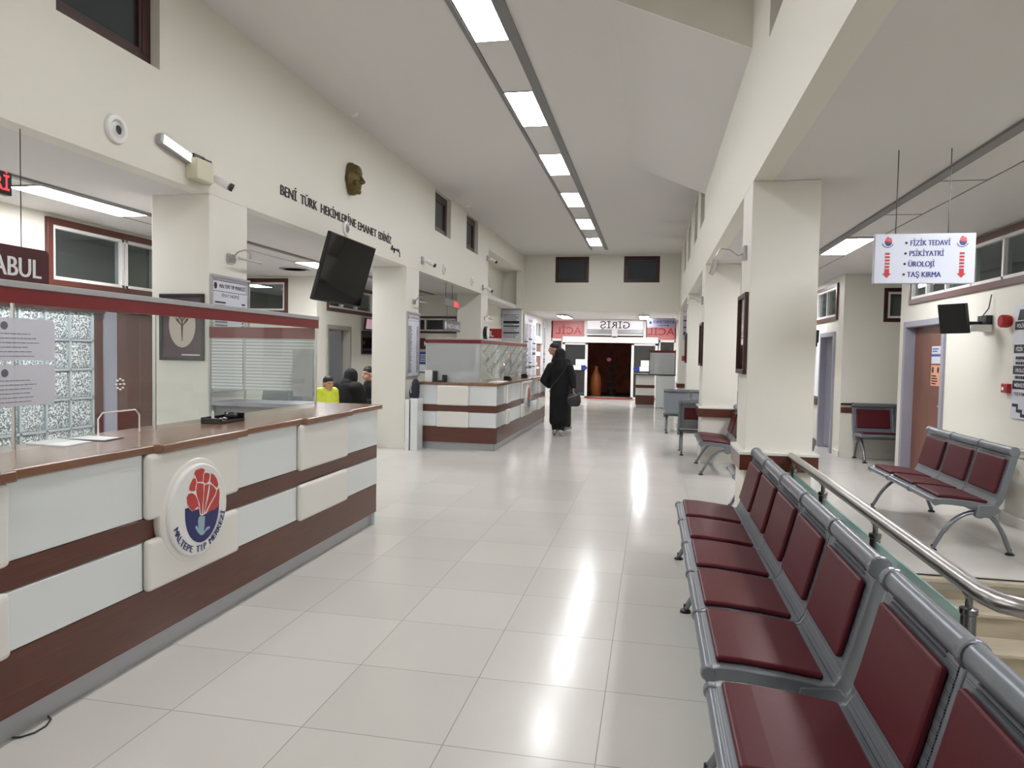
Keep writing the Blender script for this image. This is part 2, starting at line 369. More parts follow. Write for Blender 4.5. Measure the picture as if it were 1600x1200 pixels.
# columns
YC = [(5.65, 6.25), (10.75, 11.37), (15.75, 16.4)]
for a, b in YC:
    c = MB(); c.box(-4.42, -3.85, a, b, 0, ZL); c.build('column', 'wallcol', kind='structure', bevel=.006)
    MB().box(-4.43, -3.84, a - .01, b + .01, 0, .09).build('baseboard_column', 'wallcol', kind='structure', bevel=.003)
for a, b in [(5.75, 6.3), (10.7, 11.37), (15.7, 16.3), (20.5, 21.1)]:
    c = MB(); c.box(.72, 1.215, a, b, 0, ZL); c.build('column', 'wallcol', kind='structure', bevel=.006)
    c = MB(); c.box(.68, 1.255, a - .04, b + .04, .68, .80); c.build('trim_3', 'brown', kind='structure', bevel=.002)
    c = MB(); c.box(.675, 1.26, a - .045, b + .045, .80, .825); c.build('trim_4', 'cream_panel', kind='structure', bevel=.004)
# left side rooms
w = MB(); holes(w, 'x', -6.25, -6.1, Y0, 8.1, 0, ZL, [(2.0, 6.85, 0, 1.93), (6.85, 7.95, 0, 1.95), (6.22, 7.95, 2.16, 2.86)])
w.build('wall_left_back', 'wall', kind='structure')
w = MB(); w.box(-9.4, -6.1, 7.96, 8.1, 0, ZL); holes(w, 'y', 12.1, 12.24, -9.4, -6.05, 0, ZL, [(-7.6, -6.62, 2.2, 2.86)])
w.build('wall_left_alcove', 'wall', kind='structure')
w = MB(); holes(w, 'x', -6.2, -6.05, 12.24, 21, 0, ZL, [(12.5, 13.58, 0, 2.02), (12.5, 15.6, 2.3, 2.86)]); w.build('wall_left_office', 'wall', kind='structure')
w = MB(); holes(w, 'y', 16.15, 16.3, -6.05, -4.42, 0, ZL, [(-5.95, -4.5, 2.0, 2.4)]); w.build('wall_left_partition', 'wall', kind='structure')
w = MB(); w.box(-4.6, -4.45, 16.4, 20.9, 0, 4.0); w.box(-4.6, -3.86, 20.9, 21.05, 0, 4.0); w.box(-4.45, -4.0, 16.3, 16.4, ZL + .1, 4.0); w.box(-4.6, -4.0, 16.3, 20.9, 4.0, 4.1)
w.build('wall_left_recess', 'wall', kind='structure')
w = MB(); holes(w, 'x', -4.0, -3.852, 21.05, 25.6, 0, 2.9, [(23.5, 24.95, 0, 1.98), (23.5, 24.95, 2.1, 2.68)]); w.build('wall_left_lobby', 'wall', kind='structure')
w = MB(); w.box(.85, 1.0, 21.1, 25.6, 0, 2.9); w.build('wall_right_lobby', 'wall', kind='structure')
# dark rooms seen through the glazing
def dark_room(x0, x1, y0, y1, z1=2.9):
    r = MB(); r.box(x0, x0 + .05, y0, y1, 0, z1); r.box(x1 - .05, x1, y0, y1, 0, z1); r.box(x0, x1, y0, y0 + .05, 0, z1); r.box(x0, x1, y1 - .05, y1, 0, z1); r.box(x0, x1, y0, y1, z1, z1 + .05)
    return r
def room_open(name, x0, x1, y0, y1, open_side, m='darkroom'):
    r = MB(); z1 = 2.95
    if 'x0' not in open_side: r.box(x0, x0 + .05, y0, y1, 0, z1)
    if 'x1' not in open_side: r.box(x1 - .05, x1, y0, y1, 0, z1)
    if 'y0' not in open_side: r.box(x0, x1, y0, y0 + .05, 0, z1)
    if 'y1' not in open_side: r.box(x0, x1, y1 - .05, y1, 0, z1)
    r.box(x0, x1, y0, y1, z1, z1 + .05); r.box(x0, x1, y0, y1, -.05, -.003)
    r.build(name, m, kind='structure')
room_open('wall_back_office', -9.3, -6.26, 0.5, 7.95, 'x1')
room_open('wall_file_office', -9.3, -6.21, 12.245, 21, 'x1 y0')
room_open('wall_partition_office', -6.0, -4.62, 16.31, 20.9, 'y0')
# right side
w = MB(); holes(w, 'x', 3.4, 3.6, Y0, 10.87, 0, ZL, [(9.3, 10.6, 0, 2.05), (4.0, 10.5, 2.3, 2.88)]); w.build('wall_right_side', 'wall', kind='structure')
w = MB(); w.box(3.6, 5.2, 10.77, 10.87, 0, ZL); holes(w, 'y', 12.05, 12.2, 2.94, 5.2, 0, ZL, [(3.52, 4.3, 2.15, 2.68)]); w.box(5.1, 5.2, 10.87, 12.05, 0, ZL)
w.build('wall_right_alcove', 'wall', kind='structure')
w = MB(); holes(w, 'x', 2.94, 3.09, 12.2, 25.6, 0, ZL, [(12.5, 13.5, 0, 1.99), (12.4, 19, 2.2, 2.8)]); w.build('wall_right_corridor', 'wall', kind='structure')
w = MB(); w.box(1.0, 3.0, 21.2, 21.35, 0, ZL); w.build('wall_right_end', 'wall', kind='structure')
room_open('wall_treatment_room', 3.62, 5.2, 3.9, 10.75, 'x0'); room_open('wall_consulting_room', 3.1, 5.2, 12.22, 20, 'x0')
w = MB(); w.box(-9.4, 5.2, Y0 - .15, Y0, 0, ZC + .1); w.build('wall_behind', 'wall', kind='structure')
# rear of the left and right wall columns near the camera are out of frame; baseboards
b = MB(); b.box(3.385, 3.4, 5.6, 9.25, 0, .1); b.build('baseboard_right', 'wallcol', kind='structure')
b = MB(); b.box(3.09, 5.1, 12.035, 12.05, 0, .1); b.box(2.93, 3.09, 12.03, 12.05, 0, .1); b.box(2.925, 2.94, 12.03, 12.42, 0, .1); b.build('baseboard_alcove', 'wallcol', kind='structure')
b = MB(); b.box(2.945, 5.1, 12.02, 12.05, .83, .865); b.build('trim_5', 'frame_dark', kind='structure')
b = MB(); b.box(2.945, 5.1, 12.03, 12.05, .71, .80); b.build('trim_6', 'frame', kind='structure')
b = MB(); b.box(2.92, 2.94, 13.6, 16.4, .72, .84); b.build('trim_7', 'brown', kind='structure')
b = MB(); b.box(-6.1, -6.09, Y0, 2.0, 0, .1); b.box(-6.05, -6.04, 13.7, 16.15, 0, .1); b.box(-9.3, -6.05, 12.09, 12.1, 0, .1); b.build('baseboard_left', 'wallcol', kind='structure')
# ---- windows (structure): frame + glass
wn = [0]
def window(axis, c, u0, u1, z0, z1, fm='frame', fw=.07, d=.05, mull=(), inner=None, side=1, rod=False):
    """c = position of the frame's centre on its axis; mull = mullion positions"""
    wn[0] += 1; r = thing('window_%d' % wn[0], None, None, kind='structure')
    def B(mb, a0, a1, b0, b1, dd):
        return mb.box(c - dd, c + dd, a0, a1, b0, b1) if axis == 'x' else mb.box(a0, a1, c - dd, c + dd, b0, b1)
    fr = MB(); B(fr, u0, u1, z0, z0 + fw, d); B(fr, u0, u1, z1 - fw, z1, d); B(fr, u0, u0 + fw, z0 + fw, z1 - fw, d); B(fr, u1 - fw, u1, z0 + fw, z1 - fw, d)
    fr.build('window_frame', fm, r, bevel=.004)
    if inner:
        i0, i1, k0, k1 = u0 + fw, u1 - fw, z0 + fw, z1 - fw; e = .035
        fr = MB(); B(fr, i0, i1, k0, k0 + e, d * .8); B(fr, i0, i1, k1 - e, k1, d * .8); B(fr, i0, i0 + e, k0 + e, k1 - e, d * .8); B(fr, i1 - e, i1, k0 + e, k1 - e, d * .8)
        for mu in mull: B(fr, mu - .02, mu + .02, k0, k1, d * .8)
        fr.build('window_sash', inner, r, bevel=.003)
    gl = MB(); B(gl, u0 + fw, u1 - fw, z0 + fw, z1 - fw, .003); gl.build('window_pane', 'glass_win', r)
    return r
for u0, u1, z0, z1 in LW: window('x', -3.96, u0, u1, z0, z1, 'frame_dark', .09, .03, inner='frame_dark')
for u0, u1, z0, z1 in RW: window('x', .83, u0, u1, z0, z1, 'frame_dark', .09, .03, inner='frame_dark')
for u0, u1, z0, z1 in FW: window('y', YF + .1, u0, u1, z0, z1, 'frame_dark', .07, .03, inner='frame_dark')
window('x', -6.12, 6.22, 7.95, 2.16, 2.86, 'frame', .07, .06, mull=(7.28, 7.34), inner='pvc')
window('y', 12.14, -7.6, -6.62, 2.2, 2.86, 'frame', .07, .06, inner='pvc')
window('x', -6.08, 12.5, 15.6, 2.3, 2.86, 'frame', .07, .05, mull=(13.2, 13.9, 14.7), inner='pvc')
window('y', 16.2, -5.95, -4.5, 2.0, 2.4, 'frame_dark', .05, .08, mull=(-5.3,), inner='pvc')
window('x', 3.42, 4.0, 10.5, 2.3, 2.88, 'frame', .07, .05, mull=(9.9, 9.3, 8.6, 7.9, 7.1, 6.3, 5.5), inner='pvc')
window('y', 12.1, 3.52, 4.3, 2.15, 2.68, 'frame_dark', .06, .06, inner='pvc')
window('x', 2.96, 12.4, 19, 2.2, 2.8, 'frame', .06, .05, mull=(13.1, 13.8, 14.6, 15.8), inner='pvc')
window('x', -3.92, 23.5, 24.95, 2.1, 2.68, 'pvc', .04, .05, mull=(24.2,), inner='pvc')
# moulding strip over the right side window
# ---- doors (structure)
def door_frame(mb, axis, c0, c1, u0, u1, z1, w=.08):
    for a0, a1, k0, k1 in ((u0 - w, u0, 0, z1 + w), (u1, u1 + w, 0, z1 + w), (u0, u1, z1, z1 + w)):
        mb.box(c0, c1, a0, a1, k0, k1) if axis == 'x' else mb.box(a0, a1, c0, c1, k0, k1)
    return mb
d = thing('door_1', None, None, kind='structure')     # wood door in the right wall
door_frame(MB(), 'x', 3.37, 3.62, 9.33, 10.57, 2.0).build('door_frame', 'doorgrey', d, bevel=.008)
bx('door_leaf', 'wood', 3.5, 3.54, 9.33, 10.57, .01, 2.0, d, bevel=.003)
h = MB(); h.tube([(3.5, 9.42, 1.0), (3.44, 9.42, 1.0), (3.44, 9.54, 1.0)], .01); h.build('door_handle', 'chrome', d, smooth=True)
d = thing('door_2', None, None, kind='structure')     # half open door in the corridor wall
door_frame(MB(), 'x', 2.91, 3.1, 12.58, 13.42, 1.93).build('door_frame', 'doorgrey', d, bevel=.008)
MB().prism([(3.02, 13.42), (3.06, 13.42), (3.62, 12.9), (3.59, 12.87)], 'z', .01, 1.93).build('door_leaf', 'doorgrey', d)
h = MB(); h.box(3.3, 3.33, 13.06, 13.1, .9, 1.12); h.tube([(3.3, 13.1, 1.05), (3.24, 13.02, 1.05), (3.3, 12.98, 1.05)], .01); h.build('door_handle', 'black', d)
d = thing('door_3', None, None, kind='structure')     # plum door behind the counter
bx('door_leaf', 'plumdoor', -6.17, -6.13, 6.85, 7.03, .01, 1.93, d); bx('door_leaf', 'plumdoor', -6.15, -6.12, 7.22, 7.9, .01, 1.93, d, bevel=.003)
bx('door_panel', 'doorgrey', -6.14, -6.11, 7.03, 7.22, .01, 1.94, d)
bx('door_frame', 'wall', -6.12, -6.08, 7.9, 7.95, 0, 1.99, d)
d = thing('door_4', None, None, kind='structure')     # office doorway in the left bay
door_frame(MB(), 'x', -6.22, -6.02, 12.56, 13.5, 1.96).build('door_frame', 'darkroom', d, bevel=.006)
MB().prism([(-6.2, 13.47), (-6.17, 13.5), (-6.74, 13.98), (-6.77, 13.95)], 'z', .01, 1.96).build('door_leaf', mat('grey_door_leaf', rgb(120, 120, 126), .4), d)
h = MB(); h.box(-6.68, -6.64, 13.82, 13.86, .9, 1.15); h.build('door_handle', 'black', d)
d = thing('filing_cabinet', 'tall white framed cabinet with glass front seen through the office doorway', 'cabinet', (-7.4, 14.4, 0))
bx('cabinet_body', 'track', -7.9, -6.95, 14.4, 14.8, 0, 1.95, d); q_ = MB(); q_.box(-7.9, -6.95, 14.36, 14.4, 1.87, 1.95); q_.box(-7.01, -6.95, 14.36, 14.4, 0, 1.87); q_.box(-7.5, -7.45, 14.36, 14.4, 0, 1.87); q_.box(-7.9, -6.95, 14.37, 14.4, 1.45, 1.48); q_.box(-7.9, -6.95, 14.37, 14.4, 1.1, 1.13); q_.build('door_rails', 'pvc', d)
d = thing('door_5', None, None, kind='structure')     # lobby side door with notices
bx('door_leaf', 'wood', -3.95, -3.9, 23.56, 24.9, .01, 1.9, d); door_frame(MB(), 'x', -3.96, -3.83, 23.56, 24.9, 1.92, .06).build('door_frame', 'pvc', d)
pn = MB()
Fd = FL(-3.895, 23.56, 0); pn.slab(Fd, .25, 1.25, 1.5, 1.64, 0, .005); pn.slab(Fd, .2, .6, 1.2, 1.27, 0, .005); pn.slab(Fd, .5, 1.0, 1.05, 1.12, 0, .005); pn.build('door_notice', 'paper', d)
# entrance wall
w = MB(); w.box(-3.85, -3.62, 25.5, 25.65, 0, 2.84); w.box(.78, .85, 25.5, 25.65, 0, 2.84); w.box(-3.62, .78, 25.5, 25.65, 2.78, 2.84); w.build('wall_entrance', 'pvc', kind='structure')
d = thing('door_6', None, None, kind='structure')     # automatic sliding doors
m_ = MB()
for x in (-3.62, -3.24, .2, .72): m_.box(x, x + .06, 25.5, 25.58, 0, 2.15)
m_.box(-3.62, .78, 25.5, 25.58, 2.05, 2.13)
for x in (-2.42, -.35): m_.box(x, x + .1, 25.46, 25.58, 2.2, 2.78)
m_.build('door_frame', 'pvc', d, bevel=.005)
bx('door_header', 'pvc', -3.18, .18, 25.34, 25.5, 2.0, 2.21, d, bevel=.01)
for x0, x1 in ((-3.18, -2.28), (-.74, .17)):
    m_ = MB(); m_.box(x0, x0 + .09, 25.42, 25.47, 0, 2.0); m_.box(x1 - .09, x1, 25.42, 25.47, 0, 2.0); m_.box(x0, x1, 25.42, 25.47, 0, .09); m_.box(x0, x1, 25.42, 25.47, 1.92, 2.0)
    lf = m_.build('door_leaf', 'pvc', d, bevel=.004); bx('door_pane', 'glass_win', x0 + .09, x1 - .09, 25.44, 25.448, .09, 1.92, lf)
m_ = MB(); m_.box(-3.56, -3.24, 25.53, 25.54, 0, 2.05); m_.box(.26, .72, 25.53, 25.54, 0, 2.05); m_.build('door_pane', 'glass_win', d)
m_ = MB(); m_.box(-2.32, -.36, 25.4, 25.5, 2.33, 2.48); m_.build('sensor_bar', 'kick', d, bevel=.01)
m_ = MB(); m_.box(-2.32, -.36, 25.38, 25.5, 2.26, 2.32); m_.build('sensor_rail', 'pvc', d, bevel=.01)
m_ = MB(); m_.box(-1.44, -1.24, 25.33, 25.5, 2.22, 2.5); m_.build('sensor_housing', 'pvc', d, bevel=.01)
m_ = MB(); m_.box(-1.42, -1.27, 25.31, 25.36, 2.19, 2.23); m_.build('sensor_eye', 'black', d)
bx('floor_outside', 'asphalt', -9, 7, 25.65, 36, -.12, -.02, kind='structure')
bx('trim_8', 'marble', -3.62, .78, 25.4, 26.6, 0, .03, kind='structure')
bx('wall_outside', 'brick', -9, 7, 30, 30.2, 0, 4, kind='structure')
# doormat red line
bx('trim_9', 'redsign', -2.28, -.74, 25.38, 25.46, .0, .035, kind='structure')
# ================================================================== WAITING BENCHES
SP = [(0.02, .425), (.06, .437), (.14, .436), (.28, .424), (.40, .408), (.445, .412), (.468, .45), (.50, .56), (.535, .70), (.562, .81)]   # seat and back line (x, z)
def offs(line, d):
    out = []
    for i in range(len(line)):
        a = Vector(line[max(i - 1, 0)]); b = Vector(line[min(i + 1, len(line) - 1)]); t = (b - a).normalized(); n = Vector((-t.y, t.x))
        out.append((line[i][0] + n.x * d, line[i][1] + n.y * d))
    return out
def strip(line, d0, d1): return offs(line, d0) + offs(line, d1)[::-1]
def bench(n, p, legs, cushions=True, main=()):
    r = thing('waiting_bench', 'x', 'bench')
    L = n * p
    mb = MB(); mb.tube([(.36, .03, .355), (.36, L - .03, .355)], .03, 10); mb.build('beam', 'grey', r, smooth=True)
    for i in range(n):
        a, b = i * p + .022, (i + 1) * p - .022
        s = MB(); s.prism(strip(SP, -.008, .004), 'y', a, b); sh = s.build('seat_shell', 'perf', r, smooth=True)
        s = MB(); s.tube([(.02, a, .413), (.02, b, .413)], .021, 12); s.build('front_rail', 'grey', r, smooth=True)
        s = MB(); s.tube([(.574, a, .838), (.574, b, .838)], .037, 16, r2=.030, upv=(.25, 0, 1)); tr = s.build('top_rail', 'grey', r, smooth=True)
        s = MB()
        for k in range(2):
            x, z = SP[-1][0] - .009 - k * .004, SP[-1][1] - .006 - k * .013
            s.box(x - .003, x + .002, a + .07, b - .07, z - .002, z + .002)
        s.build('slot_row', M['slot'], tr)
        if cushions:
            s = MB(); s.prism(strip([(.05, .437), (.07, .439), (.14, .437), (.28, .425), (.415, .408)], .002, .026), 'y', a + .022, b - .018)
            s.build('seat_cushion', 'vinyl', r, bevel=.010, segs=3)
            bl = [(.480, .49), (.50, .56), (.535, .70), (.553, .775)]
            s = MB(); s.prism(strip(bl, .004, .03), 'y', a + .03, b - .03); s.build('back_cushion', 'vinyl', r, bevel=.013, segs=3)
            # the opening behind the cushion shows its burgundy back
            s = MB(); s.prism(strip([(.502, .56), (.549, .75)], -.012, -.009), 'y', a + .07, b - .07); s.build('cushion_back', 'vinyl', r)
    for i in range(n + 1):
        y = i * p; t = .026 if i in (0, n) or i in main else .014
        y0, y1 = max(0, y - t), min(L, y + t)
        if i == 0: y0, y1 = 0, .03
        if i == n: y0, y1 = L - .03, L
        e = [(0.0, .42)] + SP[1:] + [(.578, .845)]
        s = MB(); s.prism(strip(e, -.045 if (i in (0, n) or i in main) else -.022, .006), 'y', y0, y1)
        s.tube([(.02, y0 - .002, .413), (.02, y1 + .002, .413)], .028, 16); s.tube([(.575, y0 - .002, .838), (.575, y1 + .002, .838)], .041, 18)
        if i in (0, n) or i in main: s.prism([(.33, .40), (.46, .41), (.50, .36), (.42, .30), (.31, .31)], 'y', y0 - .0035, y1 + .0035)
        s.build('side_plate', 'grey', r, bevel=.006)
    for y in legs:
        for x1, nm in ((.03, 1), (.60, 2)):
            x0 = .36
            pts = []
            for k in range(9):
                q = k / 8; x = x0 + (x1 - x0) * (1.25 * q - .25 * q * q); z = .335 * (1 - q ** 2.0)
                pts.append((x, y, max(z, .022)))
            s = MB(); s.tube(pts, [.026 - .009 * k / 8 for k in range(9)], 10, r2=[.017] * 9, upv=(0, 1, 0))
            lg = s.build('leg', 'grey', r, smooth=True)
            s = MB(); s.lathe([(.012, .05), (.012, .022), (.03, .014), (.034, 0.0)][::-1], (x1, y, 0)); s.build('rubber_foot', 'black', lg, smooth=True)
        s = MB(); s.lathe([(.035, -.035), (.04, -.02), (.04, .02), (.035, .035)], (.36, y, .325), 'y'); s.build('hub', 'grey', r, smooth=True)
    return r
P5 = .595
bA = bench(5, P5, [.06, 3 * P5, 5 * P5 - .04], main=(3,)); bA.location = (.205, 2.59, 0)
tag(bA, 'five-seat burgundy waiting bench on the near right, the one wholly in view', 'bench', 'burgundy waiting benches')
dup(bA, (.205, -.50, 0), label='burgundy waiting bench cut off by the bottom right corner of the frame')
b2 = bench(2, .57, [.06, 1.08]); b2.location = (.63, 9.55, 0)
tag(b2, 'two-seat burgundy bench in front of the second right column, beside the aisle', 'bench', 'burgundy waiting benches')
dup(b2, (.78, 6.45, 0), label='bench mostly hidden behind the nearest right column, only its curved end showing')
b3 = bench(3, .59, [.06, 1.7], main=()); b3.location = (2.26, 6.27, 0)
tag(b3, 'three-seat burgundy bench against the right wall, in front of a white radiator', 'bench', 'burgundy waiting benches')
dup(b3, (4.87, 11.43, 0), rz=rad(90), label='dark burgundy bench standing in the alcove past the right wall door')
dup(b2, (.42, 12.05, 0), rz=rad(-90), label='bench turned away beyond the second right column, its perforated back showing')
b5 = bench(3, .55, [.06, 1.59], cushions=False); b5.location = (.22, 14.55, 0)
b5.rotation_euler = (0, 0, 0)
b5.matrix_basis = Matrix.Translation((.25, 14.6, 0)) @ Matrix.Rotation(rad(90), 4, 'Z') @ Matrix.Translation((0, 0, 0))
b5.location = (1.90, 14.6, 0)
tag(b5, 'plain grey metal bench without cushions, farthest along the right columns', 'bench', 'grey metal benches')
b6 = dup(b5, (-5.3, 11.25, 0), rz=rad(90), label='plain grey metal bench behind the near counter, seen through its striped screen')
# ================================================================== LOGO
PET = [[(340,310),(352,280),(385,262),(420,250),(447,262),(440,292),(428,310),(430,340),(425,385),(400,385),(372,390),(358,350)],
 [(436,300),(470,290),(500,300),(495,340),(488,375),(455,400),(430,385),(436,345)],
 [(512,290),(545,305),(575,345),(590,400),(575,435),(540,410),(500,375),(505,330)],
 [(290,460),(305,410),(330,360),(352,350),(365,395),(355,430),(350,475),(330,480),(300,480)],
 [(368,398),(400,395),(435,400),(435,500),(425,600),(418,700),(405,690),(395,600),(365,520),(358,470)],
 [(445,410),(492,395),(485,440),(462,560),(435,690),(428,700),(432,600)],
 [(500,395),(540,420),(570,455),(555,500),(500,590),(445,690),(450,640),(480,540),(495,460)],
 [(580,450),(598,430),(604,480),(600,560),(585,620),(550,650),(500,665),(455,700),(500,610),(560,510)],
 [(268,540),(285,505),(320,495),(350,510),(375,560),(390,620),(398,700),(385,640),(375,620),(345,655),(320,670),(295,640),(275,600)]]
STM = [(400,715),(448,715),(444,800),(436,868),(470,822),(500,815),(495,835),(460,858),(430,895),(405,900),(375,870),(350,825),(365,805),(384,838),(378,760),(388,725)]
def lg(p): return ((p[0] - 405) / 285, (650 - .336 * (p[0] - 405) - p[1]) / 435)
def emblem(F, R, parent, d=0.0, e=.003, words='MALTEPE TIP MERKEZİ', simple=False):
    def S(poly, k=1.0): return [(a * R * k, b * R * k) for a, b in poly]
    n = MB(); el = [(.08 + .6 * math.cos(t), -.02 + .72 * math.sin(t)) for t in [PI + PI * i / 20 for i in range(21)]]
    n.plate(S(el + [(.68, .12), (-.52, .12)]), F, d, d + e * .5); n.build('blue_field', 'navy2', parent)
    n = MB()
    for i, q in enumerate(PET):
        pts = [lg(p) for p in q]; cx = sum(p[0] for p in pts) / len(pts); cy = sum(p[1] for p in pts) / len(pts); pts2 = []
        for j in range(len(pts)):
            a, b = pts[j], pts[(j + 1) % len(pts)]; pts2.append(a)
        n.plate(S([(cx + (a - cx) * .97, cy + (b - cy) * .985) for a, b in pts2]), F, d + e * .5, d + e)
    n.build('red_petals', 'petal', parent)
    if not simple:
        n = MB(); hull = [(268,540),(290,460),(330,360),(345,300),(420,250),(512,288),(575,345),(598,430),(604,480),(600,560),(585,620),(500,665),(440,700),(418,712),(398,702),(385,645),(345,658),(320,672),(290,640)]
        n.plate(S([lg(p) for p in hull]), F, d, d + e * .75); n.build('petal_outline', 'white', parent)
        n = MB(); n.plate(S([lg(p) for p in STM]), F, d + e * .5, d + e); n.build('stem_print', 'stem', parent)
    n = MB()
    if words:
        a0, a1 = rad(196), rad(348)
        k = len(words)
        for i, ch in enumerate(words):
            if ch == ' ': continue
            t = a0 + (a1 - a0) * (i + .5) / k
            up_ = Vector((-math.cos(t), -math.sin(t))); rt_ = Vector((up_.y, -up_.x))
            u = F.u * rt_.x + F.v * rt_.y; v = F.u * up_.x + F.v * up_.y
            F2 = Frame(F.p(R * .93 * math.cos(t) , R * .93 * math.sin(t)), u, v)
            text(n, ch, F2, 0, 0, R * .21, 'CENTER', 0, d + e, heavy=R * .008)
        n.build('lettering', 'navy', parent)
    else:
        arc = [(math.cos(t) * 1.0, math.sin(t) * 1.05) for t in [rad(200 + 7 * i) for i in range(21)]]
        n.plate(S(arc + [(a * .88, b * .88) for a, b in arc[::-1]]), F, d, d + e); n.build('lettering_arc', 'navy', parent)
# ================================================================== RECEPTION COUNTERS
def counter_face(r, F, segs, length, discs=(), z=0):
    """segs = list of (a0, a1, raised); F at floor level, a along the counter"""
    q = MB(); q.slab(F, 0, length, 0, .115, -.07, -.045); q.build('kickboard', 'kick', r, bevel=.002)
    q = MB(); q.slab(F, 0, length, .115, 1.03, -.07, -.012); q.build('carcass', 'gloss_white', r)
    q = MB(); q.slab(F, 0, length, .115, .365, -.012, .0); q.build('wood_band', 'brown', r, bevel=.002)
    q = MB(); q.slab(F, 0, length, .605, .715, -.012, .0); q.build('wood_band', 'brown', r, bevel=.002)
    for a0, a1, ra in segs:
        for b0, b1 in ((.37, .60), (.72, 1.03)):
            q = MB(); g = .002
            if ra: q.slab(F, a0 + g, a1 - g, b0 - .012, b1 + (.0 if b1 > 1 else .012), -.01, .04); q.build('moulded_panel', 'cream_panel', r, bevel=.03, segs=4)
            else: q.slab(F, a0 + g, a1 - g, b0, b1, -.01, .004); q.build('flat_panel', 'gloss_white', r, bevel=.003)
    for a in discs:
        F2 = Frame(F.p(a, .695, 0), F.u, F.v)
        def disc(rr, d0, d1, nm, m_, par, bv=.006):
            q = MB(); q.plate([(rr * math.cos(2 * PI * i / 48), rr * math.sin(2 * PI * i / 48)) for i in range(48)], F2, d0, d1); return q.build(nm, m_, par, bevel=bv, segs=3)
        dc = disc(.278, -.01, .046, 'logo_collar', 'cream_panel', r, .02)
        dk = disc(.243, .03, .066, 'logo_disc', 'white', r, .012)
        F3 = Frame(F2.p(0, 0, .0664), F2.u, F2.v)
        emblem(F3, .24, dk)
    return r
rc = thing('reception_counter', 'long white reception counter with brown bands and carnation emblem, nearest on the left', 'counter', (-2.7, 3.4, 0))
Fc = FL(-2.39, .0, 0)
sg = [(.0, .74, False), (.74, 1.48, False), (1.48, 2.24, True), (2.24, 2.98, False), (2.98, 3.75, True), (3.75, 4.49, False), (4.49, 5.27, True), (5.27, 5.95, False)]
Fc = Frame((-2.39, 0, 0), (0, 1, 0))
counter_face(rc, Fc, sg, 5.95, discs=(3.335,))
bx('end_panel', 'gloss_white', -2.9, -2.40, 5.93, 5.95, .0, 1.03, rc)
bx('back_panel', 'doorgrey', -2.92, -2.9, 0, 5.95, 0, 1.03, rc)
def wtop(edge, x_back, y0, y1, bul):
    pts = [(x_back, y0), (edge, y0)]
    for a0, a1 in bul: pts += [(edge, a0 + .01), (edge + .035, a0 + .03), (edge + .035, a1 - .03), (edge, a1 - .01)]
    pts += [(edge, y1), (x_back, y1)]
    return pts
q = MB(); q.prism(wtop(-2.37, -2.97, -.03, 6.03, [(1.5, 2.28), (3.03, 3.84), (4.52, 5.34)]), 'z', 1.03, 1.072); q.build('worktop', 'worktop', rc, bevel=.008, segs=3)
# grey return desk behind the striped screen
rd = thing('return_desk', 'grey return desk joining the near counter to the first left column', 'desk', (-3.4, 5.85, 0))
bx('desk_top', 'doorgrey', -3.83, -2.98, 5.66, 6.06, 1.04, 1.075, rd, bevel=.003); bx('desk_apron', 'track', -3.83, -2.98, 5.72, 5.74, .9, 1.04, rd); bx('desk_side', 'doorgrey', -3.83, -3.80, 5.74, 6.04, 0, 1.04, rd); bx('desk_side', 'doorgrey', -3.01, -2.98, 5.74, 6.04, 0, 1.04, rd)
# second counter
rc2 = thing('reception_counter', 'second white reception counter further down on the left, corner turned to the aisle', 'counter', (-3.0, 12, 0))
F1 = FC(-3.68, 10.92, 0); counter_face(rc2, F1, [(0, .30, False), (.30, .84, True), (.84, 1.28, False)], 1.28)
F2_ = Frame((-2.40, 10.934, 0), (0, 1, 0)); counter_face(rc2, F2_, [(0, .7, False), (.7, .95, True), (.95, 2.05, False), (2.05, 3.2, True), (3.2, 4.1, False), (4.1, 4.4, True), (4.4, 5.2, False)], 5.2, discs=(2.62,))
bx('end_panel', 'gloss_white', -2.9, -2.41, 16.1, 16.12, 0, 1.03, rc2)
q = MB(); q.prism([(-3.7, 10.89), (-2.37, 10.89), (-2.37, 16.2), (-2.97, 16.2), (-2.97, 11.5), (-3.7, 11.5)], 'z', 1.03, 1.072); q.build('worktop', 'worktop', rc2, bevel=.008)
# ---- screens
sc = thing('counter_screen', 'clear glass screen with a red header strip standing on the near counter', 'screen', (-2.8, 3, 1.072))
q = MB(); q.box(-2.803, -2.797, .1, 3.16, 1.075, 1.74); q.box(-2.803, -2.797, 3.16, 3.48, 1.20, 1.74); q.box(-2.803, -2.797, 3.48, 5.6, 1.075, 1.74); q.build('glass_pane', 'glass', sc)
q = MB(); q.tube([(-2.797, 3.17, 1.075), (-2.797, 3.17, 1.17), (-2.797, 3.20, 1.2), (-2.797, 3.44, 1.2), (-2.797, 3.47, 1.17), (-2.797, 3.47, 1.075)], .004, 8); q.build('hatch_edge', 'white', sc, smooth=True)
bx('header_strip', 'red', -2.79, -2.782, .1, 5.6, 1.73, 1.80, sc); bx('header_rail', 'kick', -2.82, -2.776, .1, 5.6, 1.80, 1.83, sc, bevel=.003)
for y in (.12, 2.68, 3.6, 5.59): bx('upright', 'chrome', -2.808, -2.792, y - .004, y + .004, 1.075, 1.74, sc)
q = MB()
for i in range(9):
    a = 2 * PI * i / 8; rr = 0 if i == 8 else .028
    q.lathe([(.0045, -.0045), (.0045, .0045)], (-2.8, 3.33 + rr * math.cos(a), 1.345 + rr * math.sin(a)), 'x', 8)
q.build('speech_holes', 'white', sc)
sr = thing('counter_screen', 'glass screen with white stripes between the near counter and the first left column', 'screen', (-3.3, 5.62, 1.076))
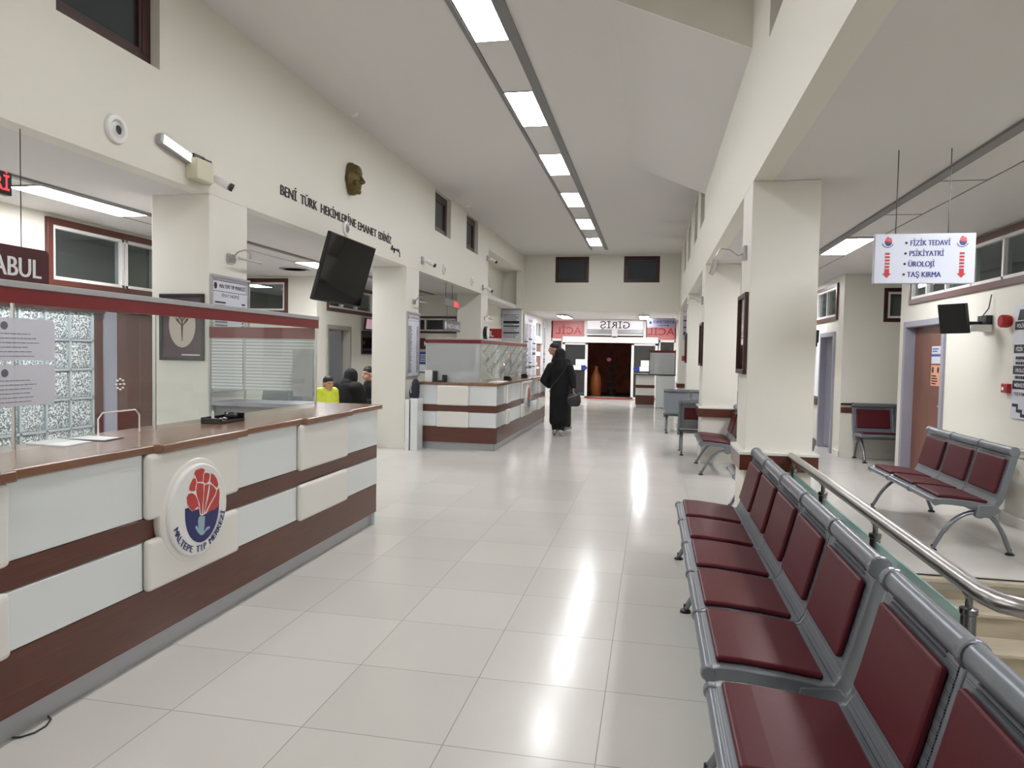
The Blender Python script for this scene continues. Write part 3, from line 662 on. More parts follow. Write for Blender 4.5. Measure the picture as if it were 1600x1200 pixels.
bx('glass_pane', 'glass', -3.82, -2.81, 5.618, 5.624, 1.12, 1.78, sr); bx('header_strip', 'red', -3.82, -2.81, 5.608, 5.612, 1.64, 1.735, sr)
q = MB()
for i in range(16): q.box(-3.80, -3.50, 5.612, 5.614, 1.20 + i * .0275, 1.214 + i * .0275); q.box(-3.47, -2.82 if i > 12 else -3.03, 5.612, 5.614, 1.20 + i * .0275, 1.214 + i * .0275)
q.build('screen_stripes', 'white', sr)  # opaque white stands in for the bright wall seen through clear gaps
q = MB(); q.box(-3.80, -3.50, 5.6145, 5.616, 1.19, 1.64); q.box(-3.48, -2.82, 5.6145, 5.616, 1.19, 1.64); q.build('frosted_film', 'frost', sr)
bx('plain_sheet', 'kick', -3.01, -2.83, 5.60, 5.604, 1.15, 1.53, sr)
for x in (-3.815, -3.485, -2.82): bx('upright', 'chrome', x - .004, x + .004, 5.61, 5.632, 1.076, 1.78, sr)
s2 = thing('counter_screen', 'striped glass screen with red header standing on the second counter', 'screen', (-2.8, 12, 1.072))
bx('glass_pane', 'frost', -3.62, -2.72, 11.06, 11.066, 1.075, 1.72, s2); bx('header_strip', 'red', -3.62, -2.70, 11.045, 11.055, 1.70, 1.76, s2)
bx('header_rail', 'kick', -3.62, -2.70, 11.03, 11.075, 1.76, 1.78, s2)
bx('glass_pane', 'glass', -2.713, -2.707, 11.07, 15.3, 1.075, 1.72, s2); bx('header_strip', 'red', -2.70, -2.692, 11.05, 15.3, 1.70, 1.76, s2); bx('header_rail', 'kick', -2.73, -2.69, 11.05, 15.3, 1.76, 1.78, s2)
q = MB()
for i in range(13): q.box(-3.6, -2.78, 11.055, 11.057, 1.25 + i * .034, 1.262 + i * .034)
q.build('screen_stripes', 'kick', s2)
q = MB()
for i in range(15): q.box(-2.703, -2.70, 13.2, 15.2, 1.14 + i * .034, 1.152 + i * .034)
q.build('screen_stripes', 'kick', s2)
for x, y in ((-3.61, 11.06), (-2.71, 11.06), (-2.71, 13.1), (-2.71, 15.29)): bx('upright', 'chrome', x - .006, x + .006, y - .006, y + .006, 1.075, 1.72, s2)
# crumpled film hanging on the second screen
q = MB(); n1, n2 = 46, 16; vs = []
rn = random.Random(3)
for i in range(n1):
    for j in range(n2):
        y = 11.15 + 3.9 * i / (n1 - 1); t = j / (n2 - 1); sag = .16 + .26 * math.sin(PI * i / (n1 - 1)) ** .7
        z = 1.70 - t * (.25 + sag * .75 + .06 * math.sin(i * .9)); vs.append((-2.66 + .035 * math.sin(i * .7 + j * .9) + .03 * t * math.sin(i * 1.3) + .01 * rn.random(), y, z))
q.add(vs, [(i * n2 + j, (i + 1) * n2 + j, (i + 1) * n2 + j + 1, i * n2 + j + 1) for i in range(n1 - 1) for j in range(n2 - 1)])
o = q.build('plastic_film', 'film', smooth=True); tag(o, 'crumpled clear plastic film hanging from the header of the second counter screen', 'plastic film')
q = MB(); F = Frame((-2.72, 13.6, 1.45), (0, 1, 0))
e = thing('emblem_sticker', 'red carnation emblem sticker on the second counter screen', 'sticker', (-2.70, 13.6, 1.3))
emblem(Frame((-2.70, 13.5, 1.42), (0, 1, 0)), .2, e, words='', simple=True)
# far reception desk
rf = thing('reception_desk', 'small white and brown reception desk by the entrance doors on the right', 'desk', (.1, 21.7, 0))
bx('kickboard', 'kick', -.46, .07, 21.65, 21.7, 0, .1, rf); bx('wood_band', 'brown', -.48, .08, 21.62, 21.7, .1, .38, rf); bx('front_panel', 'cream_panel', -.48, .08, 21.62, 21.7, .38, .6, rf); bx('wood_band', 'frame', -.48, .08, 21.61, 21.7, .6, .69, rf)
bx('front_panel', 'cream_panel', -.48, .08, 21.62, 21.7, .69, .99, rf); bx('cabinet', 'gloss_white', .11, .67, 21.55, 22.2, .03, .98, rf, bevel=.004); bx('carcass', 'gloss_white', -.46, .08, 21.7, 22.2, 0, .99, rf); bx('worktop', 'black', -.53, .69, 21.52, 22.25, .99, 1.02, rf)
s3 = thing('counter_screen', 'small striped screen with red header on the desk by the entrance', 'screen', (.3, 21.6, 1.02))
q = MB(); q.box(-.08, .66, 21.60, 21.606, 1.03, 1.7); q.build('glass_pane', 'frost', s3); bx('header_strip', 'red', -.08, .66, 21.58, 21.59, 1.66, 1.73, s3)
q = MB()
for i in range(9): q.box(-.06, .64, 21.592, 21.596, 1.08 + i * .062, 1.105 + i * .062)
q.build('screen_stripes', 'kick', s3)
for x in (-.09, .66): bx('upright', 'frame_dark', x - .012, x + .012, 21.58, 21.62, 1.02, 1.76, s3)
# ================================================================== CEILING LAMPS
tk = MB(); tk.box(-1.78, -1.735, -3.4, 20.0, ZC - .02, ZC); tk.box(-1.385, -1.29, -3.4, 20.0, ZC - .02, ZC)
tag(tk.build('ceiling_track', 'track'), 'long grey double track running down the middle of the high ceiling', 'ceiling track')
def lamp(x0, x1, y0, y1, z, label, group, th=.014, es='lamp'):
    t = thing('ceiling_lamp', label, 'lamp', ((x0 + x1) / 2, (y0 + y1) / 2, z), group)
    q = MB(); w = .012
    q.box(x0, x1, y0, y0 + w, z - th, z); q.box(x0, x1, y1 - w, y1, z - th, z); q.box(x0, x0 + w, y0 + w, y1 - w, z - th, z); q.box(x1 - w, x1, y0 + w, y1 - w, z - th, z)
    q.build('lamp_frame', 'track', t); bx('diffuser', es, x0 + w, x1 - w, y0 + w, y1 - w, z - th + .002, z - th + .006, t)
nm = ['first', 'second', 'third', 'fourth', 'fifth', 'sixth']
k = 0
for i in range(8):
    y0 = 7.96 + (i - 3) * 2.52
    lab = 'lit lamp panel in the high ceiling track, %s visible counting from the viewer' % nm[i - 2] if i >= 2 else 'lit lamp panel in the high ceiling track, %s the viewer' % ('behind' if i == 0 else 'above')
    lamp(-1.73, -1.39, y0, y0 + 1.22, ZC, lab, 'panels of the high ceiling track')
    if i < 7:
        tag(bx('infill_panel', 'ceil', -1.73, -1.39, y0 + 1.23, y0 + 2.51, ZC - .008, ZC), 'blank infill panel in the ceiling track after lamp %s' % (['behind the viewer', 'above the viewer'][i] if i < 2 else nm[i - 2]), 'ceiling panel', 'blank panels of the high ceiling track')
tk = MB(); tk.box(-5.08, -5.01, -3.4, 15.9, ZL - .02, ZL); tag(tk.build('ceiling_track', 'track'), 'narrow grey track in the low ceiling over the left counters', 'ceiling track')
q = MB(); q.box(-5.46, -5.45, -3.4, 15.9, ZL - .004, ZL); q.build('trim_10', 'track', kind='structure')
for y0, lab in ((-2.1, 'long lamp panel over the left offices, behind the viewer'), (.3, 'long lamp panel over the left offices, beside the viewer'), (5.15, 'bright long lamp in the low ceiling beside the red LED display'), (10.1, 'bright lamp in the low ceiling half hidden by the hanging television')):
    lamp(-5.44, -5.09, y0, y0 + 1.32, ZL, lab, 'panels of the left low ceiling', es='lamp_side')
lamp(-7.9, -6.9, 9.9, 10.2, ZL, 'small ceiling lamp glimpsed above the price board', 'panels of the left low ceiling', th=.05)
tk = MB(); tk.box(1.98, 2.06, -3.4, 18, ZL - .02, ZL); tag(tk.build('ceiling_track', 'track'), 'grey track in the low ceiling over the right hall', 'ceiling track')
q = MB(); q.box(2.40, 2.41, -3.4, 18, ZL - .004, ZL)
for y in (4.5, 5.9, 7.2, 8.45, 9.85): q.box(2.06, 2.4, y, y + .01, ZL - .004, ZL)
q.build('trim_11', 'track', kind='structure')
for y0, lab in ((-2.1, 'lamp panel in the right hall ceiling behind the viewer'), (3.22, 'lamp panel at the right edge of the frame in the right hall ceiling'), (8.5, 'bright lamp panel in the right hall ceiling left of the hanging sign'), (13.4, 'lamp panel deep in the right corridor ceiling')):
    lamp(2.07, 2.39, y0, y0 + 1.27, ZL, lab, 'panels of the right low ceiling', es='lamp_side')
lamp(-3.05, -2.72, 22.6, 24.4, 2.84, 'surface lamp on the lobby ceiling left of the entrance sign', 'lobby ceiling lamps', th=.05, es='lamp_side')
lamp(-.46, -.15, 22.6, 24.4, 2.84, 'surface lamp on the lobby ceiling by the cafeteria sign', 'lobby ceiling lamps', th=.05, es='lamp_side')
lamp(-7.9, -7.6, 2.5, 3.4, ZL, 'added lamp lighting the back office, hidden from view', 'office ceiling lamps', th=.03)  # lamp added out of sight so the office interior shows through its window
lamp(-8.4, -8.0, 13.0, 14.0, ZL, 'lamp inside the file office behind the half open door', 'office ceiling lamps', th=.03)
# lantern added out of sight to warm the outside wall
t = thing('added_lantern', 'added unseen lantern warming the outside wall beyond the sliding doors', 'lantern', (1.6, 29.9, 2.6))
bx('bracket', 'black', 1.55, 1.65, 29.7, 30.0, 2.6, 2.65, t); q = MB(); q.ball((1.6, 29.75, 2.5), .1); q.build('globe', mat('warm_lantern_glass', rgb(255, 190, 120), .4, emit=(1, .45, .18, 1), es=30), t, smooth=True)
# ================================================================== HANDRAIL
hr = thing('glass_balustrade', 'stainless handrail with green glass panels around the stairwell on the right', 'railing', (1.06, 4, 0))
q = MB(); q.tube([(1.06, 5.74, .80), (1.06, 2.60, .80), (1.062, 2.50, .80), (1.08, 2.43, .80), (1.13, 2.39, .80), (1.22, 2.375, .80), (3.38, 2.375, .80)], .031, 16); q.build('handrail', 'chrome', hr, smooth=True)
for x, y in ((1.06, 5.62), (1.06, 4.68), (1.06, 3.62), (1.06, 2.60), (1.20, 2.375), (2.2, 2.375), (3.25, 2.375)):
    q = MB(); q.lathe([(.033, 0), (.033, .012), (.024, .02), (.024, .70), (.028, .705), (.028, .722), (.012, .726), (.012, .76), (.022, .775)], (x, y, .0), n=18); q.build('post', 'chrome_d', hr, smooth=True)
for y0, y1 in ((4.71, 5.60), (3.65, 4.65), (2.63, 3.59)): bx('glass_panel', 'glass_green', 1.055, 1.065, y0, y1, .08, .69, hr)
bx('glass_panel', 'glass_green', 1.25, 2.15, 2.37, 2.38, .08, .6, hr)
q = MB(); q.tube([(3.3, 7.42, .74), (3.3, 5.6, .78), (3.3, 2.5, -.9)], .028, 14)
w = q.build('wall_handrail', 'chrome', smooth=True); tag(w, 'short stainless handrail fixed to the right wall beside the radiator', 'handrail')
for y, z in ((7.3, .74), (6.0, .77)):
    q = MB(); q.tube([(3.3, y, z - .02), (3.3, y, z - .06), (3.39, y, z - .08)], .008, 8); q.lathe([(.03, 0), (.03, .012)], (3.387, y, z - .08), 'x'); q.build('bracket', 'chrome', w, smooth=True)
# ================================================================== THINGS ON THE NEAR LEFT
gb = thing('glass_block_wall', 'wall of rippled glass blocks behind the near counter', 'glass blocks', (-6.12, 4.5, 0))
q = MB(); ys = [6.84 - .31 * i for i in range(16)]; zs = [.03 + .316 * i for i in range(7)]
for y in ys: q.box(-6.16, -6.09, y - .012, y + .012, 0, 1.93)
for z in zs: q.box(-6.16, -6.09, 2.0, 6.85, z - .012, z + .012)
q.build('mortar', 'mortar', gb)
q = MB()
for y in ys[:-1]:
    for z in zs[:-1]:
        q.prism([(y - .293, z + .017), (y - .017, z + .017), (y - .017, z + .299), (y - .293, z + .299)], 'x', -6.16, -6.11)
        q.add([(-6.11, y - .293, z + .017), (-6.11, y - .017, z + .017), (-6.11, y - .017, z + .299), (-6.11, y - .293, z + .299), (-6.095, y - .25, z + .06), (-6.095, y - .06, z + .06), (-6.095, y - .06, z + .256), (-6.095, y - .25, z + .256)],
              [(0, 1, 5, 4), (1, 2, 6, 5), (2, 3, 7, 6), (3, 0, 4, 7), (4, 5, 6, 7)])
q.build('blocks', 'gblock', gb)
bx('lintel', 'frame_dark', -6.18, -6.07, 2.0, 7.0, 1.915, 1.95, gb)
# notices on the near screen
for i, (z0, z1, lab) in enumerate(((1.475, 1.665, 'upper white notice stuck on the near counter screen'), (1.27, 1.455, 'lower white notice stuck on the near counter screen'))):
    t = thing('notice', lab, 'notice', (-2.79, 2.6, z0), 'notices on the near screen'); F = FL(-2.794, 2.3, 0); q = MB()
    q.plate([(0, z0), (.585, z0), (.6, z0 + .015), (.6, z1 - .015), (.585, z1), (0, z1)], F, 0, .002); q.build('sheet', 'board', t)
    q = MB(); scribble(q, F, .3, .56, z0 + .01, z1 - .06, 6, i + 5, .16); q.build('print', 'greyink', t)
    q = MB(); q.plate([(.33 + .018 * math.cos(a), z1 - .035 + .018 * math.sin(a)) for a in [k * PI / 10 for k in range(20)]], F, .0022, .003); q.build('stamp', 'greyink', t)
# papers, tray on the worktop
q = MB(); q.prism([(-2.92, 2.86), (-2.68, 2.84), (-2.70, 3.02), (-2.94, 3.06)], 'z', 1.0725, 1.078); tag(q.build('paper_stack', 'paper'), 'loose white forms lying on the near worktop in front of the screen', 'papers', 'papers on the near counter')
q = MB(); q.prism([(-2.90, 3.08), (-2.66, 3.06), (-2.68, 3.22), (-2.90, 3.24)], 'z', 1.0725, 1.077); p_ = q.build('clipboard', 'black', bevel=.002); tag(p_, 'black clipboard with white forms on the near worktop', 'clipboard', 'papers on the near counter')
q = MB(); q.prism([(-2.89, 3.07), (-2.68, 3.07), (-2.69, 3.19), (-2.88, 3.2)], 'z', 1.077, 1.079); q.build('form', 'paper', p_)
t = thing('desk_tidy', 'black desk tidy with small items on the near worktop', 'desk tidy', (-2.7, 4.12, 1.072))
q = MB(); q.box(-2.785, -2.64, 4.0, 4.26, 1.0725, 1.09); q.box(-2.785, -2.64, 4.0, 4.01, 1.09, 1.105); q.box(-2.785, -2.775, 4.0, 4.26, 1.09, 1.11); q.box(-2.785, -2.64, 4.25, 4.26, 1.09, 1.125); q.build('tray', 'black', t, bevel=.003)
q = MB(); q.ball((-2.70, 4.2, 1.108), .04, .045, .026); q.build('stamp', 'black', t, smooth=True)
q = MB(); q.lathe([(.010, 0), (.010, .045), (.006, .05), (.006, .06)], (-2.74, 4.06, 1.09)); q.build('bottle', 'white', t, smooth=True)
for i in range(4):
    q = MB(); q.ball((-2.70 + .016 * (i % 3), 4.03 + .03 * i, 1.098), .009); q.build('clip', 'chrome', t, smooth=True)
# framed poster on the first column
def framed(F, w, h, label, fm='black', inner='poster', fw=.03):
    t = thing('framed_picture', label, 'picture', F.p(w / 2, 0)); q = MB()
    q.slab(F, 0, w, 0, fw, 0, .025); q.slab(F, 0, w, h - fw, h, 0, .025); q.slab(F, 0, fw, fw, h - fw, 0, .025); q.slab(F, w - fw, w, fw, h - fw, 0, .025); q.build('picture_frame', fm, t, bevel=.004)
    q = MB(); q.slab(F, fw, w - fw, fw, h - fw, .002, .012); q.build('picture', inner, t); return t
F = FC(-4.33, 5.648, 1.435); t = framed(F, .44, .59, 'dark plum framed picture of a plant in an oval on the first left column')
q = MB(); q.plate([(.225 + .132 * math.cos(a), .315 + .20 * math.sin(a)) for a in [k * PI / 20 for k in range(40)]], F, .0125, .014); q.build('oval', 'beigeoval', t)
q = MB(); q.plate([(.222, .17), (.228, .17), (.235, .30), (.228, .42), (.222, .42), (.215, .30)], F, .0142, .015)
for s_ in (-1, 1):
    for (a, b) in ((.045, .40), (.055, .36), (.02, .445)):
        q.plate([(.225, b - .06), (.225 + s_ * a, b - .01), (.225 + s_ * (a + .012), b + .015), (.225 + s_ * (a - .015), b + .01)], F, .0142, .015)
q.build('plant_print', 'frame_dark', t)
q = MB(); q.slab(F, .22, .4, .045, .055, .0125, .014); q.build('caption_strip', 'paper', t)
# price board on the first column's aisle face, and on the second
def price_board(y0, y1, z0, z1, x, label, title, sub, rows, group):
    t = thing('price_board', label, 'board', (x, (y0 + y1) / 2, z0), group); F = FL(x, y0, z0); w, h = y1 - y0, z1 - z0
    q = MB(); q.slab(F, 0, w, 0, h, 0, .012); q.build('sheet', 'board', t)
    q = MB(); q.slab(F, -.01, w + .01, -.02, 0, 0, .035); q.slab(F, -.01, w + .01, h, h + .025, 0, .035); q.slab(F, -.012, .0, 0, h, 0, .03); q.slab(F, w, w + .012, 0, h, 0, .03); q.build('board_frame', 'kick', t, bevel=.003)
    q = MB(); q.slab(F, .02, w - .02, h * .885 - .004, h * .885, .0125, .0135); q.slab(F, .02, w - .02, h * .975, h * .975 + .004, .0125, .0135); q.slab(F, .02, .024, h * .885, h * .975, .0125, .0135); q.slab(F, w - .024, w - .02, h * .885, h * .975, .0125, .0135)
    text(q, title, F, w * .56, h * .915, w * .085, 'CENTER', 0, .014, fit=w * .72, heavy=.001)
    q.plate([(w * .1 + .022 * math.cos(a), h * .93 + .03 * math.sin(a)) for a in [k * PI / 10 for k in range(20)]], F, .0125, .014)
    if sub: text(q, sub, F, w * .5, h * .835, w * .07, 'CENTER', 0, .014, fit=w * .48)
    scribble(q, F, .05, w * .6, .04, h * .8, rows, 11, .5, .014, .6); scribble(q, F, w * .82, w * .93, .04, h * .8, rows, 12, .5, .014, 1.0)
    q.build('print', 'ink', t); return t
price_board(5.67, 6.24, 1.17, 2.18, -3.85, 'white price board headed MALTEPE TIP MERKEZİ on the first left column', 'MALTEPE TIP MERKEZİ', 'FİYAT TARİFESİ', 26, 'price boards')
price_board(10.78, 11.35, 1.17, 2.17, -3.85, 'tall narrow price board on the second left column above the black bag', 'TARİFESİ', None, 40, 'price boards')
# picture lamps (chrome, swan neck)
def picture_lamp(F, label):
    t = thing('picture_lamp', label, 'lamp', F.o, 'chrome swan-neck lamps on the columns')
    q = MB(); q.slab(F, -.06, .06, -.04, .04, 0, .025); q.build('wall_plate', 'chrome', t, bevel=.008)
    q = MB(); q.tube([F.p(0, 0, .02), F.p(.03, .06, .06), F.p(.10, .09, .09), F.p(.16, .07, .11), F.p(.17, .0, .10)], .007, 8); q.build('arm', 'chrome', t, smooth=True)
    q = MB(); q.tube([F.p(-.02, .0, .10), F.p(.36, -.0, .10)], .013, 10); q.build('lamp_tube', 'chrome', t, smooth=True)
picture_lamp(FL(-3.85, 5.97, 2.38), 'chrome picture lamp above the first price board')
picture_lamp(FL(-3.85, 11.1, 2.37), 'chrome picture lamp above the second, narrow price board')
picture_lamp(FL(-3.85, 16.1, 2.36), 'chrome picture lamp on the third left column above the ACİL sign')
def spot_lamp(x, y, z, label):
    t = thing('spot_lamp', label, 'lamp', (x, y, z), 'chrome spot lamps on the right columns')
    q = MB(); q.box(x - .03, x, y - .05, y + .05, z - .06, z + .06); q.build('wall_plate', 'chrome', t, bevel=.01)
    q = MB(); q.tube([(x - .02, y, z), (x - .06, y, z - .02), (x - .13, y, z + .03), (x - .2, y, z + .04), (x - .24, y, z - .02), (x - .245, y, z - .05)], .006, 8); q.build('arm', 'chrome', t, smooth=True)
    q = MB(); q.tube([(x - .235, y, z - .05), (x - .27, y, z - .17)], [.024, .02], 12); q.build('lamp_head', 'chrome', t, smooth=True)
spot_lamp(.72, 6.02, 2.39, 'curved chrome spot lamp on the nearest right column'); spot_lamp(.72, 11.0, 2.39, 'small chrome spot lamp on the second right column')
# dark framed panels on the aisle faces of the right columns
for y0, y1, lab in ((5.78, 6.27, 'tall dark framed mirror on the nearest right column'), (10.75, 11.3, 'tall dark framed mirror on the second right column'), (15.75, 16.25, 'tall dark framed mirror on the third right column')):
    F = FR(.72, y1, 1.42); t = thing('framed_mirror', lab, 'mirror', (.72, (y0 + y1) / 2, 1.42), 'framed mirrors on the right columns'); w, h = y1 - y0, .64
    q = MB(); q.slab(F, 0, w, 0, .035, 0, .03); q.slab(F, 0, w, h - .035, h, 0, .03); q.slab(F, 0, .035, .035, h - .035, 0, .03); q.slab(F, w - .035, w, .035, h - .035, 0, .03); q.build('mirror_frame', 'frame_dark', t, bevel=.004)
    q = MB(); q.slab(F, .035, w - .035, .035, h - .035, 0, .012); q.build('mirror_glass', mat('dark_mirror', rgb(150, 146, 140), .06, metal=1), t)
# wall vents / ceiling speakers in the left wall
def wall_ring(y, z, R, label, dark=True):
    t = thing('wall_speaker', label, 'speaker', (-3.85, y, z), 'round speakers in the left wall')
    q = MB(); q.lathe([(R * .62, 0), (R, 0), (R, .012), (R * .93, .025), (R * .66, .03), (R * .60, .022), (R * .58, .002)], (-3.85, y, z), 'x', 32); q.build('rim', 'white', t, smooth=True)
    q = MB(); q.lathe([(R * .6, .004), (R * .56, .012), (R * .48, .014), (R * .36, .03), (R * .34, .03), (R * .30, .012)], (-3.85, y + R * .08, z - R * .05), 'x', 28); q.build('inner_ring', 'white' if dark else 'kick', t, smooth=True)
    q = MB(); q.lathe([(R * .31, .01), (R * .31, .02)], (-3.85, y + R * .08, z - R * .05), 'x', 24); q.build('dark_cone', 'ink' if dark else 'track', t, smooth=True)
wall_ring(4.54, 3.115, .105, 'large white round speaker on the left wall near the first column'); wall_ring(8.47, 3.09, .095, 'grey round speaker in the left wall above the television', False)
wall_ring(12.76, 3.09, .095, 'round speaker in the left wall after the second column'); wall_ring(14.86, 3.08, .095, 'round speaker in the left wall before the third column')
# emergency light with transformer box, and camera
t = thing('emergency_light', 'lit emergency light with beige box on the left wall above the first column', 'emergency light', (-3.83, 5.25, 3.1))
F = Frame((-3.85, 4.97, 3.175), (0, 1, 0)); F = Frame((-3.85, 4.965, 3.185), (0, .985, -.17), (0, .17, .985))
q = MB(); q.plate([(.0, -.02), (.02, -.045), (.40, -.045), (.40, .045), (.02, .045), (0, .02)], F, 0, .05); q.build('lamp_body', 'kick', t, bevel=.008)
q = MB()
for i in range(20):
    for j in range(4): q.slab(F, .035 + i * .0175, .047 + i * .0175, -.036 + j * .019, -.022 + j * .019, .05, .053)
q.build('led_array', 'ledw', t)
bx('transformer_box', mat('beige_box', rgb(206, 202, 176), .45), -3.85, -3.74, 5.33, 5.56, 2.955, 3.13, t, bevel=.01)
q = MB(); q.box(-3.85, -3.79, 5.36, 5.50, 3.14, 3.17); q.box(-3.84, -3.76, 5.45, 5.56, 3.11, 3.15); q.build('bracket', 'black', t)
def camera_(y, z, label, dy=.03, dx=.12, x=-3.85, plate=True):
    t = thing('security_camera', label, 'security camera', (x, y, z), 'white security cameras on the left wall')
    if plate: q = MB(); q.box(x, x + .025, y - .05, y + .05, z - .06, z + .06); q.build('wall_plate', 'kick', t, bevel=.004)
    q = MB(); q.tube([(x + .02, y, z), (x + .06, y + .03, z - .02), (x + .09, y + .05, z - .01)], .012, 8); q.build('arm', 'white', t, smooth=True)
    q = MB(); q.tube([(x + .07, y + .03, z), (x + .07 + dx, y + .03 + dy, z - .07)], .036, 16); q.build('camera_body', 'white', t, smooth=True)
    q = MB(); q.tube([(x + .072 + dx, y + .032 + dy, z - .071), (x + .095 + dx, y + .05 + dy, z - .084)], .034, 16); q.build('lens_hood', 'black', t, smooth=True)
camera_(5.60, 3.03, 'white security camera beside the emergency light'); camera_(11.5, 3.09, 'white security camera on the left wall over the second column')
camera_(15.85, 3.05, 'white security camera on the left wall over the third column'); camera_(16.25, 3.76, 'white security camera high on the left wall above the recess')
def smoke(x, y, label):
    q = MB(); q.lathe([(.055, 0), (.055, -.012), (.04, -.035), (.025, -.045)][::-1], (x, y, ZC)); tag(q.build('smoke_detector', 'white', smooth=True), label, 'smoke detector', 'smoke detectors on the high ceiling')
smoke(-3.72, 8.4, 'smoke detector on the high ceiling above the bronze mask'); smoke(-3.7, 13.85, 'smoke detector on the high ceiling between the small left windows')
# vent grille in bay ceiling
q = MB()
for r_ in (.05, .11, .17, .23): q.lathe([(r_, -.012), (r_ + .02, -.012), (r_ + .03, 0), (r_ - .01, 0)], (-5.9, 11.0, ZL), n=28)
tag(q.build('ceiling_vent', 'kick', smooth=True), 'round air vent in the low ceiling above the grey metal bench', 'air vent')
# HASTA KABUL sign
def wires(par, pts, z1, r=.003):
    for x, y, z in pts: q = MB(); q.tube([(x, y, z), (x, y, z1)], r, 6); q.build('hanging_wire', 'black', par)
t = thing('hanging_sign', 'dark maroon hanging sign with white letters at the left edge', 'sign', (-3.92, 3.4, 1.92))
F = FL(-3.92, 2.75, 1.915); w, h = 1.28, .25
q = MB(); q.plate([(.02, 0), (w - .02, 0), (w, .02), (w, h - .02), (w - .02, h), (.02, h), (0, h - .02), (0, .02)], F, -.02, 0); q.build('sign_panel', 'maroon', t, bevel=.002)
q = MB(); text(q, 'HASTA KABUL', F, w - .065, .062, .172, 'RIGHT', 0, .003, fit=.92, heavy=.004); q.build('lettering', 'paper', t)
wires(t, [(-3.93, 2.95, 2.15), (-3.93, 3.83, 2.15)], ZL)
t = thing('led_display', 'red LED text display hanging above the maroon sign', 'display', (-3.9, 3.2, 2.46))
bx('housing', 'black', -3.95, -3.9, 2.5, 3.74, 2.46, 2.60, t, bevel=.004); F = FL(-3.9, 2.5, 2.46)
q = MB(); text(q, 'BANKO İŞLEMLERİ', F, 1.225, .028, .125, 'RIGHT', .006, .002, sx=.9); q.build('lettering', 'led', t); wires(t, [(-3.93, 2.8, 2.6), (-3.93, 3.5, 2.6)], ZL)
# signs over the second counter
t = thing('hanging_sign', 'small grey HASTA KABUL sign hanging over the second counter', 'sign', (-3.93, 13.6, 1.97))
F = FL(-3.92, 13.07, 1.97); q = MB(); q.slab(F, 0, 1.17, 0, .212, -.02, 0); q.build('sign_panel', mat('grey_sign_face', rgb(70, 66, 72), .4), t, bevel=.003)
q = MB(); text(q, 'HASTA KABUL', F, .24, .055, .13, 'LEFT', 0, .003, fit=.88, heavy=.003); q.plate([(.12 + .06 * math.cos(a), .106 + .075 * math.sin(a)) for a in [k * PI / 12 for k in range(24)]], F, .001, .003); q.build('lettering', 'paper', t); wires(t, [(-3.93, 13.3, 2.18), (-3.93, 14.0, 2.18)], 2.46)
t = thing('led_display', 'small red LED display hanging over the second counter', 'display', (-3.93, 13.5, 2.455)); F = FL(-3.90, 13.07, 2.455)
bx('housing', 'track', -3.95, -3.90, 13.07, 14.03, 2.455, 2.59, t); q = MB(); text(q, 'SIRA', F, .93, .035, .11, 'RIGHT', .01, .003, fit=.33); q.slab(F, .6, .93, .008, .022, .001, .003); q.build('lettering', 'led', t); wires(t, [(-3.93, 13.2, 2.59), (-3.93, 13.65, 2.59)], ZL, .005)
t = thing('wall_sign', 'red sign with a white letter L beside the third left column', 'sign', (-3.8, 17, 1.92)); F = FC(-4.35, 17.0, 1.92)
q = MB(); q.slab(F, 0, .72, 0, .235, -.03, 0); q.build('sign_panel', 'redsign', t); q = MB(); text(q, 'ACİL', F, .52, .045, .19, 'RIGHT', .015, .003); q.build('lettering', 'paper', t); q = MB(); q.tube([(-4.2, 17.02, 2.1), (-4.45, 17.02, 2.1)], .012, 6); q.tube([(-4.2, 17.02, 2.0), (-4.45, 17.02, 2.0)], .012, 6); q.build('bracket', 'kick', t)
q = MB(); q.lathe([(.14, 0), (.16, .01), (.16, .05), (.13, .075), (.05, .09)], (-3.85, 16.12, 2.02), 'x', 28); t = q.build('wall_clock', 'black', smooth=True); tag(t, 'round black rimmed clock on the third left column', 'clock')
q = MB(); q.lathe([(.13, .08), (.12, .095)], (-3.85, 16.12, 2.02), 'x', 28); q.build('clock_face', 'white', t)
t = thing('wall_sign', 'small dark sign with a white letter K in the second counter bay', 'sign', (-5.2, 16.1, 1.7)); F = FC(-5.5, 16.1, 1.62); q = MB(); q.slab(F, 0, .42, 0, .26, 0, .04); q.build('sign_panel', 'maroon', t); q = MB(); text(q, 'K', F, .2, .08, .15, 'LEFT', .02, .043); q.build('lettering', 'paper', t)
q = MB(); F = FC(-5.45, 16.12, 1.06); q.slab(F, 0, .45, 0, .5, 0, .01); t = q.build('wall_poster', 'blue'); tag(t, 'blue and white poster on the partition behind the second counter', 'poster'); q = MB(); q.slab(F, .03, .42, .03, .2, .01, .012); scribble(q, F, .05, .4, .25, .45, 4, 3, .5, .012); q.build('print', 'paper', t)
